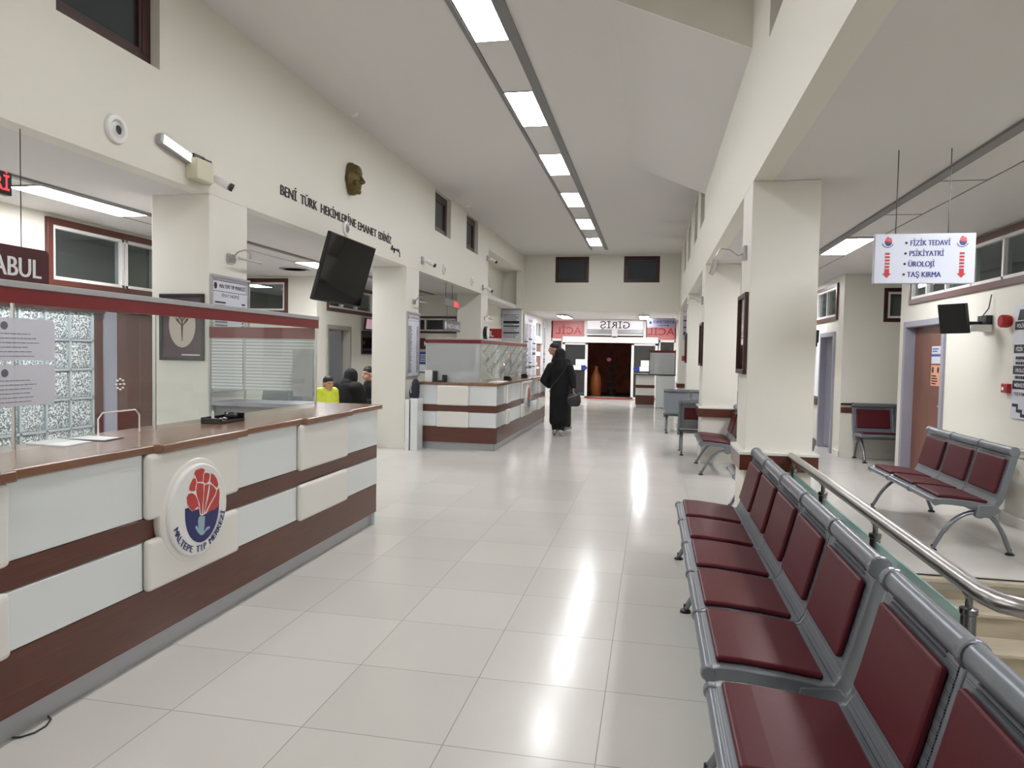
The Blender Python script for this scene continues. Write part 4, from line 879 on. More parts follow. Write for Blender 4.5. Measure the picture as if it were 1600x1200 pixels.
# bronze mask
q = MB(); Y, Z, X = 8.56, 3.72, -3.85
q.ball((X + .02, Y, Z + .03), .13, .12, .19); q.ball((X + .05, Y, Z - .06), .12, .095, .14); q.ball((X + .08, Y, Z + .10), .09, .10, .09)
q.limb([(X + .14, Y, Z + .07), (X + .19, Y, Z - .02), (X + .20, Y, Z - .035)], [.018, .022, .024]); q.ball((X + .175, Y - .03, Z - .04), .018); q.ball((X + .175, Y + .03, Z - .04), .018)
for s_ in (-1, 1):
    q.limb([(X + .155, Y + s_ * .015, Z + .075), (X + .14, Y + s_ * .085, Z + .085)], [.018, .013]); q.ball((X + .125, Y + s_ * .042, Z + .035), .022); q.ball((X + .115, Y + s_ * .065, Z - .05), .03)
    q.ball((X + .02, Y + s_ * .115, Z + .0), .03, .015, .045)
q.limb([(X + .145, Y - .035, Z - .085), (X + .16, Y, Z - .08), (X + .145, Y + .035, Z - .085)], [.01, .013, .01]); q.limb([(X + .14, Y - .03, Z - .11), (X + .155, Y, Z - .112), (X + .14, Y + .03, Z - .11)], [.011, .014, .011]); q.ball((X + .135, Y, Z - .155), .035)
q.v = [(max(v[0], -3.845), v[1], v[2]) for v in q.v]; t = q.build('bronze_mask', 'bronze', remesh=.008); tag(t, 'bronze relief mask of a face on the left wall above the motto', 'sculpture')
# motto on the left wall
t = thing('wall_lettering', 'row of black raised letters forming a motto on the left wall', 'lettering', (-3.85, 8.4, 3.2))
F = FL(-3.85, 0, 0); 
ws = [('BENİ', 6.86, 7.20), ('TÜRK', 7.29, 7.68), ('HEKİMLERİNE', 7.78, 8.78), ('EMANET', 8.85, 9.48), ('EDİNİZ', 9.56, 10.05)]
for s_, y0, y1 in ws:
    q = MB(); text(q, s_, F, 0, 0, .148, 'LEFT', 0); ys_ = [v[1] for v in q.v]; k = (y1 - y0) / (max(ys_) - min(ys_)); mn = min(ys_)
    v1 = [(X_, y0 + (v - mn) * k, z + 3.162 - .008 * (y0 - 6.86)) for (X_, v, z) in [(-3.84, b_, c_) for a_, b_, c_ in q.v]]; q2 = MB(); q2.add(v1, q.f)
    n0 = len(v1); q2.add([(-3.849, a_[1], a_[2]) for a_ in v1], q.f)
    from collections import Counter
    ec = Counter(tuple(sorted((fa[i], fa[(i + 1) % len(fa)]))) for fa in q.f for i in range(len(fa)))
    q2.f += [(a_, b_, b_ + n0, a_ + n0) for (a_, b_), c_ in ec.items() if c_ == 1]
    q2.build('raised_word', 'ink', t)
q = MB(); pts = [(0, 0), (.03, .05), (.05, .02), (.03, -.02), (.06, 0), (.08, .02), (.09, -.05), (.11, .02), (.13, -.0), (.15, .02), (.17, 0), (.2, .03), (.21, -.01), (.24, .03), (.25, -.01), (.27, .0), (.275, -.08)]
q.tube([(-3.84, 10.05 + a * 1.3, 3.075 + b * 1.0) for a, b in pts], .007, 6); q.tube([(-3.84, 10.04, 3.06), (-3.84, 10.10, 3.12), (-3.84, 10.07, 3.08)], .009, 6)
tag(q.build('wall_signature', 'ink', smooth=True), 'black cursive signature below the end of the motto on the left wall', 'signature')
# hanging television (tilted)
t = thing('television', 'large switched-off television tilted down, hanging between the first two left columns', 'television', (-3.5, 7.75, 2.09))
F = Frame((-3.61, 7.13, 2.09), (0, 1, 0), (.21, 0, .73)); W_, H_ = 1.25, .76
q = MB(); q.slab(F, 0, W_, 0, H_, -.045, 0); q.build('casing', 'black', t, bevel=.006); q = MB(); q.slab(F, .012, W_ - .012, .02, H_ - .012, 0, .002); q.build('screen', 'screen', t)
q = MB(); q.tube([F.p(W_ / 2, H_ * .55, -.04), F.p(W_ / 2, H_ * .55, -.16), (-3.92, 8.3, 2.60)], .02, 8); q.tube([(-3.92, 8.3, 2.5), (-3.92, 8.3, 2.9)], .025, 10); q.slab(F, .4, .85, .2, .6, -.07, -.045); q.build('ceiling_mount', 'black', t)
# ================================================================== RIGHT HALL
t = thing('hanging_sign', 'white hanging sign listing FİZİK TEDAVİ, PSİKİYATRİ, ÜROLOJİ and TAŞ KIRMA', 'sign', (1.6, 5, 2.04))
F = FC(1.395, 5.0, 2.045); w, h = .59, .318
q = MB(); q.slab(F, 0, w, 0, h, -.05, 0); q.build('sign_panel', mat('sign_white_face', rgb(186, 190, 202), .25, coat=.4), t, bevel=.003)
q = MB()
for i, s_ in enumerate(('FİZİK TEDAVİ', 'PSİKİYATRİ', 'ÜROLOJİ', 'TAŞ KIRMA')): text(q, s_, F, .207 - i * .004, h - .077 - i * .067, .049, 'LEFT', 0, .002, fit=(.232, .201, .153, .198)[i], heavy=.0016)
q.build('lettering', 'navy', t)
for i in range(4):
    q = MB(); q.plate([(.185 - i * .003 + .008 * math.cos(a), h - .06 - i * .067 + .008 * math.sin(a)) for a in [k * PI / 6 for k in range(12)]], F, .0005, .002)
    q.build('bullet_dot', 'ink', t)
for ax in (.075, .512):
    q = MB()
    for i in range(5): q.slab(F, ax - .014, ax + .014, h - .135 - i * .021, h - .122 - i * .021, .0005, .002)
    b0 = h - .225
    q.plate([(ax - .014, b0), (ax - .014, b0 - .03), (ax - .026, b0 - .03), (ax, b0 - .058), (ax + .026, b0 - .03), (ax + .014, b0 - .03), (ax + .014, b0)], F, .0005, .002); q.build('red_arrow', 'redsign', t)
    emblem(Frame(F.p(ax, h - .052, 0), F.u, F.v), .036, t, .0005, .0015, words='', simple=True)
wires(t, [(1.52, 5.02, 2.363), (1.83, 5.02, 2.363)], ZL, .003)
# wall television right
def wall_tv(F, w, h, label, m='black', group=None):
    t = thing('wall_monitor', label, 'monitor', F.o, group); q = MB(); q.slab(F, 0, w, 0, h, -.05, 0); q.build('casing', 'black', t, bevel=.006); q = MB(); q.slab(F, .02, w - .02, .03, h - .02, 0, .002); q.build('screen', m, t); return t
F = Frame((3.05, 8.62, 1.85), (-.35, -.85, 0), (-.12, .0, 1)); F = Frame((3.22, 8.55, 1.845), (-.55, -.83, 0), (-.12, .08, 1))
F = Frame((3.0, 8.05, 1.86), (.45, -.5, 0), (-.11, .05, 1))
t = wall_tv(Frame((2.98, 8.28, 1.84), (.42, -.62, 0), (-.13, 0, 1)), .30, .31, 'black monitor on a wall bracket beside the wooden door on the right', 'black')
q = MB(); q.tube([(3.08, 8.2, 1.98), (3.24, 8.2, 1.95), (3.39, 8.2, 1.95)], .02, 8); q.box(3.34, 3.4, 8.1, 8.3, 1.88, 2.03); q.build('bracket', 'black', t)
q = MB(); q.box(3.2, 3.36, 8.0, 8.1, 1.86, 1.93); q.build('media_box', 'white', t, bevel=.005); q = MB(); q.tube([(3.3, 8.12, 2.0), (3.36, 8.1, 2.1), (3.38, 8.1, 2.24)], .006, 6); q.build('cable', 'black', t)
t = wall_tv(Frame((2.75, 13.95, 1.78), (.5, -.6, 0), (-.1, 0, 1)), .4, .3, 'black monitor on the corridor wall behind the nearest right column', 'black'); q = MB(); q.tube([(2.85, 13.85, 1.9), (2.94, 13.85, 1.9)], .02, 8); q.build('bracket', 'black', t)
t = wall_tv(Frame((-5.94, 14.08, 1.99), (.1, 1, 0), (.12, 0, 1)), .9, .26, 'small lit monitor with a pink page in the second left bay', 'pinkscreen'); q = MB(); q.tube([(-5.99, 14.4, 2.1), (-6.05, 14.4, 2.12)], .025, 8); q.build('bracket', 'black', t)
F = FL(-6.05, 14.12, 1.48); t = framed(F, .75, .50, 'dark framed picture below the small lit monitor', 'frame_dark', 'screen')
# directory board right, fire devices, radiator, socket
t = thing('directory_board', 'white and black directory board at the right edge of the frame', 'board', (3.4, 7.2, 1.0)); F = FR(3.4, 7.62, 1.02)
q = MB(); q.slab(F, 0, .6, 0, 1.07, 0, .012); q.build('sheet', 'board', t, bevel=.002)
q = MB()
for z in (.84, .62, .42, .28): q.slab(F, .02, .58, z, z + .08, .0125, .014)
scribble(q, F, .06, .5, .5, .6, 2, 3, .5, .014); scribble(q, F, .06, .5, .36, .42, 1, 4, .5, .014); q.plate([(.06, .93), (.2, .93), (.2, 1.03), (.1, 1.03)], F, .0125, .014); q.build('print', 'ink', t)
q = MB()
text(q, 'POLİKLİNİKLER', F, .06, .86, .05, 'LEFT', .01, .016); text(q, 'FİZİK TEDAVİ', F, .06, .64, .05, 'LEFT', .01, .016); text(q, 'ÜROLOJİ', F, .06, .44, .05, 'LEFT', .01, .016); text(q, 'MERKEZ', F, .06, .3, .05, 'LEFT', .01, .016); q.build('lettering', 'paper', t)
q = MB(); text(q, 'PSİKİYATRİ', F, .06, .55, .045, 'LEFT', .01, .016); text(q, 'TAŞ KIRMA', F, .06, .22, .045, 'LEFT', .01, .016); q.build('small_print', 'ink', t); q = MB(); q.plate([(.03, .14), (.14, .14), (.14, .09), (.22, .09), (.22, .05), (.3, .05), (.3, .02), (.19, .02), (.19, .06), (.11, .06), (.11, .11), (.03, .11)], F, .0125, .014); q.build('stair_arrow', 'ink', t)
t = thing('alarm_sounder', 'round red fire alarm sounder on the right wall', 'fire alarm', (3.4, 7.73, 1.95))
q = MB(); q.lathe([(.055, -.09), (.062, -.08), (.065, -.03), (.055, -.0)], (3.4, 7.73, 1.95), 'x', 20); q.build('sounder', 'fire', t, smooth=True)
t = thing('call_point', 'square red fire call point below the alarm sounder', 'fire call point', (3.4, 7.7, 1.26)); bx('housing', 'fire', 3.355, 3.4, 7.63, 7.76, 1.255, 1.345, t, bevel=.006); bx('glass_tab', 'paper', 3.352, 3.355, 7.70, 7.735, 1.28, 1.31, t)
t = thing('radiator', 'white panel radiator behind the three-seat bench', 'radiator', (3.3, 8.0, 0)); bx('panel', 'white', 3.27, 3.33, 7.50, 8.45, .14, .70, t, bevel=.012)
q = MB()
for i in range(28): q.box(3.262, 3.272, 7.53 + i * .032, 7.546 + i * .032, .18, .66)
q.build('fins', 'white', t, bevel=.003); q = MB(); q.tube([(3.3, 7.55, .15), (3.3, 7.55, .0)], .01, 8); q.tube([(3.3, 7.51, .62), (3.3, 7.44, .62)], .018, 8); q.build('valve_pipe', 'chrome', t)
t = thing('wall_socket', 'white wall socket near the radiator', 'socket', (3.4, 7.5, .2)); bx('plate', 'white', 3.39, 3.4, 6.72, 6.80, .28, .36, t, bevel=.004); q = MB(); q.lathe([(.014, -.003), (.018, 0)], (3.389, 6.76, .32), 'x', 12); q.build('plug_hole', 'ink', t)
# sanitizer and paper notices on the corridor wall
t = thing('notice_board', 'white notice panel on the corridor wall beyond the nearest right column', 'notice board', (2.93, 13.9, .9)); bx('panel', 'paper', 2.925, 2.94, 13.55, 14.1, .88, 1.85, t); bx('panel_frame', 'frame_dark', 2.92, 2.94, 13.55, 14.1, .86, .88, t)
t = thing('soap_dispenser', 'white hand sanitiser dispenser on the corridor wall', 'dispenser', (2.88, 13.95, 1.25)); bx('tank', 'white', 2.835, 2.919, 13.9, 14.02, 1.3, 1.5, t, bevel=.015); q = MB(); q.tube([(2.88, 13.96, 1.5), (2.88, 13.96, 1.55), (2.84, 13.9, 1.55)], .008, 8); q.build('pump', 'white', t)
# wall handle notices on wooden door
t = thing('door_notice', 'blue and white printed notice on the wooden door', 'notice', (3.498, 10.0, 1.5), 'notices on the wooden door'); bx('sheet', 'board', 3.495, 3.4995, 9.66, 9.95, 1.52, 1.74, t); q = MB(); F = FR(3.495, 9.95, 1.52); q.slab(F, .0, .29, .09, .12, .001, .002); scribble(q, F, .03, .26, .14, .2, 2, 3, .5, .002); q.build('print', 'blue', t)
t = thing('door_notice', 'orange printed notice on the wooden door', 'notice', (3.498, 10.0, 1.2), 'notices on the wooden door'); bx('sheet', 'orange', 3.495, 3.4995, 9.66, 9.95, 1.24, 1.50, t); q = MB(); F = FR(3.495, 9.95, 1.24); scribble(q, F, .03, .27, .01, .14, 4, 5, .5, .002); 
q.plate([(.06 + .03 * math.cos(a), .2 + .04 * math.sin(a)) for a in [k * PI / 6 for k in range(12)]], F, .001, .002); q.plate([(.23 + .03 * math.cos(a), .2 + .04 * math.sin(a)) for a in [k * PI / 6 for k in range(12)]], F, .001, .002); q.build('print', 'ink', t)
# ================================================================== LOBBY AND ENTRANCE
def dir_board(F, w, h, label, seed, cols=1, group='directory boards by the lobby', title=None, bars=4):
    t = thing('directory_board', label, 'board', F.p(w / 2, 0), group); q = MB(); q.slab(F, 0, w, 0, h, 0, .015); q.build('sheet', 'board', t)
    q = MB(); rn = random.Random(seed)
    for c in range(cols):
        a0 = w * (c + .06) / cols; a1 = w * (c + .94) / cols
        scribble(q, F, a0, a1, .03, h * .86, int(h * 22), seed + c, .4, .018, .95)
        for k in range(bars): z = h * rn.uniform(.08, .8); q.slab(F, a0, a1, z, z + .035, .016, .02)
    if title: text(q, title, F, w / 2, h * .9, .11, 'CENTER', .01, .018)
    q.build('print', 'ink', t); return t
dir_board(FC(-4.44, 20.88, 1.99), .55, .87, 'grey directory sign with black bars and an arrow facing the viewer', 21, bars=4)
dir_board(FL(-3.835, 21.15, .78), 2.2, 1.98, 'three-column white doctors list on the lobby side wall', 31, cols=3, title='HEKİMLERİMİZ', bars=5)
dir_board(FL(-3.835, 25.0, .9), .45, 1.85, 'narrow dark framed list on the lobby side wall by the entrance', 41, bars=3)
dir_board(FC(.80, 20.48, 2.0), .36, .82, 'white directory sign with black bars on the fourth right column', 51, bars=4)
t = thing('call_point', 'red fire call point with label on the fourth right column', 'fire call point', (.9, 20.48, 1.4)); bx('housing', 'fire', .80, 1.0, 20.44, 20.5, 1.44, 1.58, t); bx('label_plate', 'paper', .80, 1.0, 20.47, 20.5, 1.32, 1.43, t)
def win_sign(x0, x1, s_, pm, tm, label, z0=2.13, z1=2.78):
    t = thing('window_sign', label, 'sign', ((x0 + x1) / 2, 25.55, z0), 'lettered panels over the entrance'); bx('panel', pm, x0, x1, 25.52, 25.54, z0, z1, t)
    q = MB(); text(q, s_, FC((x0 + x1) / 2, 25.52, z0 + .17 if z0 < 2.3 else z0 + .06), 0, 0, .36 if z0 < 2.3 else .34, 'CENTER', .006, .004, sx=1.12, mirror=True); q.build('lettering', tm, t)
win_sign(-3.56, -2.43, 'ACİL', 'pink', 'redsign', 'pink ACİL panel seen in mirror writing left of the entrance'); win_sign(-.22, .74, 'ACİL', 'pink', 'redsign', 'pink ACİL panel seen in mirror writing right of the entrance')
win_sign(-2.32, -.36, 'GİRİŞ', 'lightbox', 'ink', 'white lit GİRİŞ sign in mirror writing above the sliding doors', 2.46, 2.78)
t = thing('hanging_sign', 'grey KAFETERYA sign hanging by the lobby on the right', 'sign', (.2, 23, 2.4)); F = FC(-.2, 23.0, 2.46)
q = MB(); q.slab(F, 0, .88, 0, .30, -.03, 0); q.build('sign_panel', mat('grey_violet_sign', rgb(150, 148, 170), .4), t); q = MB(); text(q, 'KAFETERYA', F, .52, .14, .125, 'CENTER', .012, .003); q.slab(F, .36, .62, .06, .075, .001, .003); q.plate([(.62, .045), (.7, .0675), (.62, .09)], F, .001, .003); q.slab(F, .06, .14, .12, .2, .001, .003); q.build('lettering', 'navy', t)
q = MB(); q.tube([(-.1, 22.98, 2.76), (-.1, 22.98, 2.84)], .004, 6); q.tube([(.6, 22.98, 2.76), (.6, 22.98, 2.84)], .004, 6); q.build('hanging_wire', 'black', t)
for x0, s_, lab in ((-2.92, 1, 'white sheet with blue arrow on the left sliding door'), (-.62, -1, 'white sheet with blue arrow on the right sliding door')):
    t = thing('door_notice', lab, 'notice', (x0 + .3, 25.41, 1.0), 'arrow notices on the sliding doors'); bx('sheet', 'paper', x0 + (0 if s_ > 0 else .18), x0 + (.42 if s_ > 0 else .6), 25.405, 25.412, 1.02, 1.18, t); bx('upper_sheet', 'paper', x0 + .22, x0 + .58, 25.41, 25.418, 1.19, 1.40, t)
    q = MB(); c = x0 + (.42 if s_ > 0 else .18); q.prism([(c, 1.04), (c + s_ * .12, 1.04), (c + s_ * .12, .99), (c + s_ * .23, 1.10), (c + s_ * .12, 1.21), (c + s_ * .12, 1.16), (c, 1.16)], 'y', 25.398, 25.404); q.build('blue_arrow', 'bluearrow', t)
# ================================================================== SMALL THINGS ON AND BY THE SECOND COUNTER
t = thing('locker', 'narrow white box standing between the second left column and the counter', 'locker', (-3.7, 10.75, 0)); bx('left_half', 'white', -3.80, -3.735, 10.62, 10.9, .0, .80, t, bevel=.003); bx('right_half', 'gloss_white', -3.715, -3.60, 10.62, 10.9, 0, .82, t, bevel=.003); bx('dark_gap', 'ink', -3.735, -3.715, 10.64, 10.9, .0, .79, t)
t = thing('bag', 'dark navy bag standing on the narrow white box', 'bag', (-3.72, 10.75, .82)); q = MB(); q.loft([((-3.70, 10.76, .823), .075, .07), ((-3.70, 10.76, .9), .085, .075), ((-3.69, 10.76, 1.02), .075, .06), ((-3.68, 10.76, 1.10), .045, .04), ((-3.68, 10.76, 1.12), .02, .02)], 16); q.build('bag_body', mat('navy_bag_cloth', rgb(28, 30, 48), .6, bump=(40, .5, .01)), t, smooth=True)
q = MB(); q.tube([(-3.72, 10.68, 1.05), (-3.73, 10.67, .98), (-3.725, 10.67, .9)], .008, 6); q.build('zip', 'kick', t)
q = MB(); q.box(-3.60, -3.48, 10.98, 11.04, 1.074, 1.26); q.build('leaflet_stand', 'paper', bevel=.003); o = bpy.data.objects['leaflet_stand']; tag(o, 'white leaflet stand at the left end of the second counter', 'leaflet stand')
t = thing('desk_phone', 'black card reader beside the leaflet stand', 'card reader', (-3.4, 11, 1.073)); bx('base', 'black', -3.46, -3.24, 10.96, 11.02, 1.073, 1.10, t); bx('upright_part', 'black', -3.46, -3.40, 10.97, 11.03, 1.10, 1.25, t, bevel=.01); bx('screen_part', 'black', -3.31, -3.24, 10.97, 11.03, 1.10, 1.19, t, bevel=.005)
for i, (y, lab) in enumerate(((12.4, 'first black payment terminal on the second counter'), (14.1, 'second black payment terminal on the second counter'))):
    t = thing('payment_terminal', lab, 'payment terminal', (-2.52, y, 1.073), 'payment terminals'); q = MB(); q.prism([(y - .09, 1.073), (y + .09, 1.073), (y + .09, 1.10), (y - .09, 1.15)], 'x', -2.58, -2.46); q.build('body', 'black', t, bevel=.005); bx('display', 'kick', -2.57, -2.47, y - .02, y + .06, 1.118, 1.121, t)
q = MB(); q.prism([(-2.62, 11.3), (-2.42, 11.3), (-2.43, 12.0), (-2.6, 12.05)], 'z', 1.0725, 1.08); tag(q.build('paper_stack', 'paper'), 'white sheets lying on the corner of the second counter', 'papers')
t = thing('desktop_monitor', 'black monitor behind the film on the second counter', 'monitor', (-2.95, 11.9, .75)); bx('casing', 'black', -3.0, -2.96, 11.6, 12.1, 1.08, 1.38, t, bevel=.005); bx('stand', 'black', -3.02, -2.98, 11.82, 11.88, 1.073, 1.1, t)
q = MB(); q.tube([(-2.428, 2.30, .005), (-2.40, 2.31, .005), (-2.375, 2.35, .005), (-2.372, 2.40, .005), (-2.395, 2.45, .005), (-2.428, 2.47, .005)], .004, 6); tag(q.build('cable_loop', 'ink', smooth=True), 'small loop of dark cable on the floor at the near counter base', 'cable')
# ================================================================== PEOPLE
def rotz(v, a): return Vector((v.x * math.cos(a) - v.y * math.sin(a), v.x * math.sin(a) + v.y * math.cos(a), v.z))
def hand(mb, w, d, side, k=1.0, curl=.6):
    """w wrist, d direction of the fingers, side = direction of the thumb; five bent fingers"""
    d = d.normalized(); side = (side - d * side.dot(d)).normalized(); n = d.cross(side)
    pc = w + d * .045 * k; rot = Matrix((side, d, n)).transposed()
    mb.ball(pc, .040 * k, .05 * k, .017 * k, 12, 8, rot)
    for i, L in enumerate((.072, .082, .076, .058)):
        b = w + d * .082 * k + side * (.028 - .019 * i) * k
        p1 = b + (d * math.cos(curl * .5) + n * math.sin(curl * .5)) * L * .45 * k
        p2 = p1 + (d * math.cos(curl * 1.3) + n * math.sin(curl * 1.3)) * L * .32 * k
        p3 = p2 + (d * math.cos(curl * 2) + n * math.sin(curl * 2)) * L * .25 * k
        mb.limb([b, p1, p2, p3], [.0092 * k, .0088 * k, .008 * k, .007 * k])
    b = w + d * .03 * k + side * .034 * k; p1 = b + (d * .6 + side * .7 + n * .3).normalized() * .038 * k; p2 = p1 + (d * .9 + side * .2 + n * .4).normalized() * .03 * k
    mb.limb([b, p1, p2], [.012 * k, .0105 * k, .009 * k])
def head(mb, c, f, k=1.0):
    """c = head centre, f = facing direction; returns the head's rotation"""
    f = f.normalized(); r = f.cross(Vector((0, 0, 1))).normalized(); u = r.cross(f); R = Matrix((r, f, u)).transposed()
    P = lambda a, b, e: c + (r * a + f * b + u * e) * k
    mb.ball(P(0, -.008, .028), .078 * k, .096 * k, .092 * k, 18, 12, R); mb.ball(P(0, .022, -.045), .058 * k, .062 * k, .07 * k, 16, 10, R); mb.ball(P(0, .062, -.092), .024 * k, .02 * k, .018 * k, 10, 8, R)
    mb.limb([P(0, .088, .02), P(0, .106, -.018), P(0, .112, -.03)], [.010 * k, .013 * k, .015 * k]); mb.ball(P(-.012, .096, -.034), .009 * k); mb.ball(P(.012, .096, -.034), .009 * k)
    mb.limb([P(-.045, .072, .03), P(-.012, .086, .03)], [.010 * k, .011 * k]); mb.limb([P(.045, .072, .03), P(.012, .086, .03)], [.010 * k, .011 * k])
    mb.limb([P(-.02, .083, -.06), P(0, .09, -.058), P(.02, .083, -.06)], [.007 * k, .009 * k, .007 * k]); mb.limb([P(-.016, .082, -.07), P(0, .088, -.071), P(.016, .082, -.07)], [.007 * k, .009 * k, .007 * k])
    for s_ in (-1, 1): mb.ball(P(s_ * .08, -.008, -.012), .009 * k, .02 * k, .03 * k, 8, 8, R)
    return R, P
def person(label, J, f, garments, k=1.0, hair=True, group=None, covered=False):
    """J: joints of the pose; garments: (name, material, list of limbs, voxel)"""
    t = thing('person', label, 'person', (J['pelvis'][0], J['pelvis'][1], 0), group)
    V = {a: Vector(b) for a, b in J.items()}; b = MB()
    R, P = head(b, V['head'], f, k)
    b.limb([V['head'] + Vector((0, 0, -.05 * k)), V['neck']], [.052 * k, .055 * k])
    sh = (V['sl'] + V['sr']) / 2; hp = V['pelvis']
    b.limb([V['neck'], sh - Vector((0, 0, .06 * k)), (sh + hp) / 2, hp], [.06 * k, .11 * k, .115 * k, .13 * k])
    for s_ in 'lr':
        b.limb([sh, V['s' + s_], V['e' + s_], V['w' + s_]], [.07 * k, .055 * k, .04 * k, .027 * k])
        d = V['w' + s_] - V['e' + s_]; hand(b, V['w' + s_], (d.normalized() + Vector(J.get('hd' + s_, (0, 0, 0)))).normalized(), Vector(f) if f.cross(d).length > .02 else Vector((0, 0, 1)), k)
        b.limb([hp, V['h' + s_], V['k' + s_], V['a' + s_]], [.11 * k, .085 * k, .055 * k, .038 * k]); b.limb([V['a' + s_], V['t' + s_]], [.036 * k, .028 * k])
    b.build('body', 'skin', t, remesh=.007 if k > .8 else .006)
    for s_ in 'lr':
        q = MB(); a, o = V['a' + s_], V['t' + s_]; q.limb([Vector((a.x, a.y, max(a.z, .05))) + (a - o) * .25 - Vector((0, 0, .015)), (a + o) / 2 + Vector((0, 0, -.005)), o], [.048 * k, .046 * k, .042 * k]); q.box(*sorted((a.x - .03 * k, o.x + .001 + .03 * k)), *sorted((min(a.y, o.y) - .05 * k, max(a.y, o.y) + .04 * k)), max(min(a.z, o.z) - .05, .001), max(min(a.z, o.z) - .025, .02))
        q.build('shoe', 'shoe', t, remesh=.009)
    for nm_, m_, limbs, vox in garments:
        q = MB()
        for pts, rs in limbs: q.limb([Vector(p) for p in pts], rs)
        q.build(nm_, m_, t, remesh=vox)
    if hair:
        q = MB(); q.ball(P(0, -.012, .052), .084 * k, .100 * k, .084 * k, 18, 12, R); q.ball(P(0, -.045, -.005), .074 * k, .062 * k, .075 * k, 16, 10, R); q.build('hair', 'hair', t, remesh=.008)
    for s_ in (-1, 1):
        q = MB(); q.ball(P(s_ * .031, .083, .012), .011 * k, .006 * k, .006 * k, 10, 6, R); q.build('eye', 'ink', t, smooth=True)
    return t, P, R
def standing(x, y, f, h, lean=0, head_off=(0, 0, 0)):
    """joint set of a standing adult of height h facing f"""
    k = h / 1.72; r = f.cross(Vector((0, 0, 1))).normalized(); B = Vector((x, y, 0))
    P = lambda a, b, z: tuple(B + r * a * k + f * b * k + Vector((0, 0, z * k)))
    return dict(head=tuple(Vector(P(0, .02, 1.60)) + Vector(head_off)), neck=P(0, 0, 1.45), pelvis=P(0, 0, .95), sl=P(-.18, 0, 1.40), sr=P(.18, 0, 1.40), el=P(-.24, -.02, 1.12), er=P(.24, -.02, 1.12), wl=P(-.22, .08, .88), wr=P(.22, .08, .88),
                hl=P(-.09, 0, .90), hr=P(.09, 0, .90), kl=P(-.10, .02, .50), kr=P(.10, .02, .50), al=P(-.10, 0, .085), ar=P(.10, 0, .085), tl=P(-.11, .14, .045), tr=P(.11, .14, .045)), k
# --- the woman in the aisle, seen from behind
f = Vector((-.15, 1, 0)).normalized(); J, k = standing(-1.73, 13.5, f, 1.64)
J['el'] = (-2.03, 13.44, 1.03); J['wl'] = (-1.93, 13.62, .92); J['er'] = (-1.47, 13.44, 1.08); J['wr'] = (-1.45, 13.36, .90); J['hdr'] = (0, 0, -.6)
J['al'] = (-1.80, 13.46, .085); J['tl'] = (-1.83, 13.62, .045); J['ar'] = (-1.67, 13.40, .085); J['tr'] = (-1.65, 13.56, .045)
hd = Vector(J['head'])
robe = [([(-1.74, 13.5, 1.36), (-1.73, 13.49, 1.22), (-1.72, 13.49, 1.0), (-1.72, 13.49, .8)], [.13, .17, .19, .20]),
        ([(-1.76, 13.5, .8), (-1.78, 13.5, .45), (-1.79, 13.49, .29)], [.16, .14, .13]), ([(-1.67, 13.47, .8), (-1.66, 13.46, .45), (-1.65, 13.45, .29)], [.16, .14, .13]),
        ([(-1.73, 13.5, 1.33), (-1.90, 13.49, 1.30), (-2.02, 13.45, 1.06), (-1.95, 13.58, .96)], [.12, .10, .085, .07]), ([(-1.73, 13.5, 1.33), (-1.56, 13.47, 1.30), (-1.48, 13.44, 1.10), (-1.455, 13.38, .95)], [.12, .095, .075, .055])]
hij = [([hd + Vector((0, -.01, .045)), hd + Vector((0, -.02, -.02))], [.105, .108]), ([hd + Vector((0, -.02, -.04)), Vector((-1.73, 13.47, 1.40)), Vector((-1.73, 13.47, 1.26))], [.10, .13, .16])]
t, P, R = person('person in a long black robe and headscarf standing in the aisle, back turned', J, f, [('robe', 'cloth', robe, .014), ('headscarf', 'cloth', hij, .01), ('trousers', 'cloth', [([J['kl'], (J['al'][0], J['al'][1], .14)], [.08, .062]), ([J['kr'], (J['ar'][0], J['ar'][1], .14)], [.08, .062])], .012)], k, hair=False)
b = thing('shoulder_bag', 'round dark grey bag hanging from the right hand of the robed person', 'bag', (-1.44, 13.3, .6))
q = MB(); q.loft([((-1.43, 13.30, .58), .07, .04), ((-1.43, 13.30, .60), .11, .055), ((-1.43, 13.30, .68), .135, .06), ((-1.43, 13.30, .76), .125, .055), ((-1.43, 13.30, .81), .10, .04), ((-1.43, 13.30, .815), .05, .02)], 24); q.build('bag_body', 'bag', b, smooth=True)
q = MB(); q.tube([(-1.53, 13.3, .79), (-1.50, 13.32, .87), (-1.455, 13.34, .90), (-1.40, 13.32, .86), (-1.34, 13.3, .78)], .008, 8); q.build('handle', 'bag', b, smooth=True)
q = MB(); q.tube([(-1.54, 13.262, .735), (-1.46, 13.236, .77), (-1.36, 13.245, .80)], .004, 6); q.build('zip', 'kick', b, smooth=True)
q = MB(); q.tube([(-1.56, 13.42, 1.40), (-1.60, 13.335, 1.30), (-1.72, 13.295, 1.12), (-1.86, 13.285, .93), (-1.90, 13.30, .84)], .012, 8, r2=.004, upv=(.7, 0, .7)); q.build('diagonal_strap', 'bag', t, smooth=True)
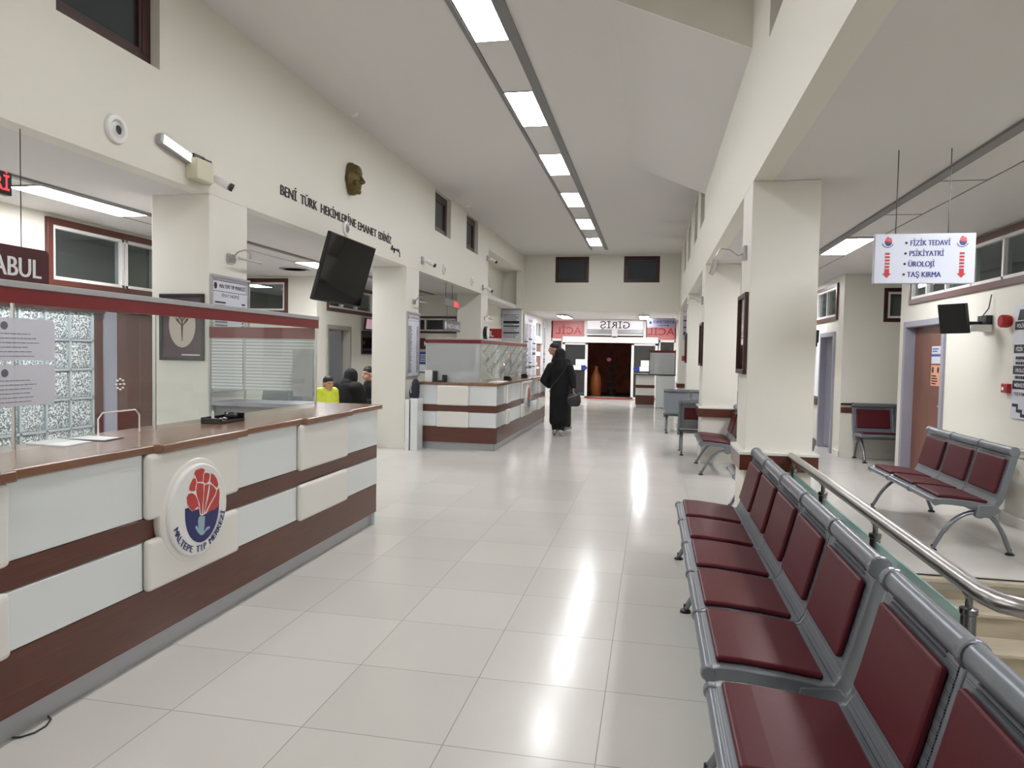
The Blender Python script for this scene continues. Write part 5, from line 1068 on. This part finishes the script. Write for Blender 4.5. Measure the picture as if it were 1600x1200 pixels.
# --- the man behind
f = Vector((-.93, -.36, 0)).normalized(); J, k = standing(-1.80, 14.25, f, 1.74)
J['head'] = (-1.95, 14.18, 1.655); J['neck'] = (-1.86, 14.22, 1.50); J['wl'] = (-2.10, 14.0, 1.05); J['wr'] = (-2.08, 14.35, 1.12); J['er'] = (-1.82, 14.5, 1.15)
k = 1.0
J['ar'] = (-1.66, 14.38, .085); J['tr'] = (-1.80, 14.33, .045); J['kr'] = (-1.68, 14.36, .50); J['hr'] = (-1.70, 14.33, .92)
jk = [([(-1.84, 14.23, 1.40), (-1.80, 14.25, 1.15), (-1.78, 14.26, .90)], [.17, .18, .18]), ([(-1.75, 14.30, 1.36), (-1.72, 14.33, 1.0), (-1.70, 14.33, .80)], [.15, .15, .14]), ([(-1.83, 14.24, 1.40), J['sl'], J['el'], J['wl']], [.12, .09, .065, .05]), ([(-1.83, 14.24, 1.40), J['sr'], J['er'], J['wr']], [.12, .09, .07, .05])]
tr = [([J['hl'], J['kl'], (J['al'][0], J['al'][1], .12)], [.12, .085, .065]), ([J['hr'], J['kr'], (J['ar'][0], J['ar'][1], .12)], [.12, .085, .065])]
person('person with short dark hair in a dark jacket standing behind the robed person', J, f, [('jacket', 'cloth2', jk, .012), ('trousers', 'trousers', tr, .012)], k)
# --- the boy in the neon jacket
f = Vector((.80, -.6, 0)).normalized(); J, k = standing(-4.83, 10.0, f, 1.13)
k = .93; J['head'] = tuple(Vector(J['head']) + Vector((.02, 0, -.01)))
c = Vector(J['neck'])
jk = [([tuple(c + f * .035 + Vector((0, 0, -.09))), tuple(c + f * .04 + Vector((0, 0, -.2)))], [.10, .12]), ([tuple(c + Vector((0, 0, -.03))), tuple(c + Vector((0, 0, -.16))), tuple(c + Vector((0, 0, -.34)))], [.082, .138, .135]), ([tuple(c + Vector((0, 0, -.05))), J['sl'], J['el'], J['wl']], [.09, .074, .056, .042]), ([tuple(c + Vector((0, 0, -.05))), J['sr'], J['er'], J['wr']], [.09, .074, .056, .042]), ([tuple(c + Vector((.01, 0, .0))), tuple(c + Vector((.0, 0, -.04)))], [.066, .085])]
tr = [([J['hl'], J['kl'], (J['al'][0], J['al'][1], .09)], [.085, .06, .045]), ([J['hr'], J['kr'], (J['ar'][0], J['ar'][1], .09)], [.085, .06, .045])]
person('child in a neon yellow jacket standing behind the far end of the near counter', J, f, [('jacket', 'neon', jk, .009), ('trousers', 'trousers', tr, .009)], k)
# --- two seated visitors behind the near counter
def seat_joints(x, y, f, z=.46, lean=.12, k=1.0):
    r = f.cross(Vector((0, 0, 1))).normalized(); B = Vector((x, y, 0)); P = lambda a, b, zz: tuple(B + r * a * k + f * b * k + Vector((0, 0, zz)))
    return dict(head=P(0, lean + .08, 1.13), neck=P(0, lean + .03, 1.0), pelvis=P(0, 0, z + .10), sl=P(-.18, lean, .95), sr=P(.18, lean, .95), el=P(-.22, lean + .12, .70), er=P(.22, lean + .12, .70), wl=P(-.12, lean + .33, .64), wr=P(.12, lean + .33, .64),
                hl=P(-.09, .02, z + .08), hr=P(.09, .02, z + .08), kl=P(-.12, .44, z + .07), kr=P(.12, .44, z + .07), al=P(-.12, .42, .085), ar=P(.12, .42, .085), tl=P(-.12, .55, .045), tr=P(.12, .55, .045))
def stool(x, y, label):
    t = thing('stool', label, 'stool', (x, y, 0), 'stools in the second left bay'); q = MB(); q.lathe([(.17, .415), (.18, .43), (.17, .452)], (x, y, 0)); q.build('seat', 'black', t, smooth=True)
    for a in range(4):
        q = MB(); q.tube([(x + .12 * math.cos(a * PI / 2 + .8), y + .12 * math.sin(a * PI / 2 + .8), .42), (x + .17 * math.cos(a * PI / 2 + .8), y + .17 * math.sin(a * PI / 2 + .8), .0)], .012, 8); q.build('leg', 'chrome', t, smooth=True)
stool(-4.80, 10.62, 'round black stool under the seated person in the black headscarf'); stool(-4.72, 11.78, 'round black stool under the seated person beside the second left column')
f = Vector((.25, .97, 0)).normalized(); J = seat_joints(-4.80, 10.62, f, lean=.05); hd = Vector(J['head'])
robe = [([(-4.78, 10.68, .93), (-4.79, 10.66, .75), (-4.80, 10.64, .58)], [.16, .19, .20]), ([J['hl'], J['kl'], (J['al'][0], J['al'][1], .15)], [.14, .12, .12]), ([J['hr'], J['kr'], (J['ar'][0], J['ar'][1], .15)], [.14, .12, .12]), ([(-4.78, 10.68, .94), J['sl'], J['el'], J['wl']], [.12, .11, .08, .06]), ([(-4.78, 10.68, .94), J['sr'], J['er'], J['wr']], [.12, .11, .08, .06])]
hij = [([hd + Vector((0, -.01, .03)), hd + Vector((0, -.02, -.03))], [.112, .115]), ([hd + Vector((0, -.02, -.05)), Vector((-4.79, 10.70, .98)), Vector((-4.79, 10.70, .88))], [.11, .15, .19])]
person('seated person in a black headscarf and coat, seen from behind past the near counter', J, f, [('coat', 'cloth', robe, .014), ('headscarf', 'cloth', hij, .01)], 1.0, hair=False)
f = Vector((-.55, -.83, 0)).normalized(); J = seat_joints(-4.70, 11.80, f, lean=.10); J['head'] = (-4.84, 11.62, 1.155); hd = Vector(J['head'])
sh = Vector(J['neck'])
jk = [([tuple(sh + Vector((0, 0, -.07))), tuple(sh + Vector((.04, .06, -.25))), (-4.70, 11.80, .56)], [.14, .17, .17]), ([tuple(sh + Vector((0, 0, -.08))), J['sl'], J['el'], J['wl']], [.12, .10, .07, .05]), ([tuple(sh + Vector((0, 0, -.08))), J['sr'], J['er'], J['wr']], [.12, .10, .07, .05])]
tr = [([J['hl'], J['kl'], (J['al'][0], J['al'][1], .12)], [.12, .09, .065]), ([J['hr'], J['kr'], (J['ar'][0], J['ar'][1], .12)], [.12, .09, .065])]
person('seated person with short hair in a dark jacket, half hidden by the second left column', J, f, [('jacket', 'cloth2', jk, .012), ('trousers', 'trousers', tr, .012)], 1.0)
# ================================================================== OUTSIDE THE DOORS
q = MB(); q.lathe([(.17, 0), (.20, .1), (.21, .5), (.19, .75), (.10, .95), (.07, 1.02), (.07, 1.12), (.09, 1.16)], (-2.10, 27.2, -.02), n=28)
tag(q.build('urn', mat('amber_urn_glaze', rgb(150, 78, 34), .4), smooth=True), 'tall amber bottle-shaped urn outside the sliding doors', 'urn')
t = thing('flower_pot', 'dark shrub with a pink flower in a pot outside the doors', 'potted plant', (-1.55, 27.3, -.02))
q = MB(); q.lathe([(.14, 0), (.17, .28), (.18, .3), (.15, .3)], (-1.5, 27.3, -.02)); q.build('pot', 'black', t, smooth=True)
q = MB(); rn = random.Random(5)
for i in range(260):
    a, r_, z = rn.uniform(0, 2 * PI), rn.uniform(.02, .26), rn.uniform(.35, 1.30); c = Vector((-1.5 + r_ * math.cos(a), 27.3 + r_ * math.sin(a), z)); u = Vector((rn.uniform(-1, 1), rn.uniform(-1, 1), rn.uniform(-.4, 1))).normalized() * .07; v = u.cross(Vector((rn.random(), rn.random(), rn.random()))).normalized() * .022
    q.add([c, c + u * .5 + v, c + u, c + u * .5 - v], [(0, 1, 2, 3)])
q.build('foliage', mat('dark_green_leaf', rgb(34, 44, 30), .5), t); q = MB(); q.tube([(-1.5, 27.3, .25), (-1.5, 27.3, 1.25)], .015, 8); q.build('stem', 'trousers', t)
q = MB()
for i in range(6): a = i * PI / 3; q.ball((-1.62 + .05 * math.cos(a), 27.1, 1.40 + .04 * math.sin(a)), .04, .02, .03)
q.build('flower', mat('pink_petals', rgb(220, 120, 150), .5), t, smooth=True)

t = thing('junction_box', 'black box on the wall above the plum door behind the near counter', 'wall box', (-6.05, 7.6, 1.98)); bx('box_body', 'black', -6.1, -6.02, 7.42, 7.72, 1.98, 2.10, t, bevel=.005)
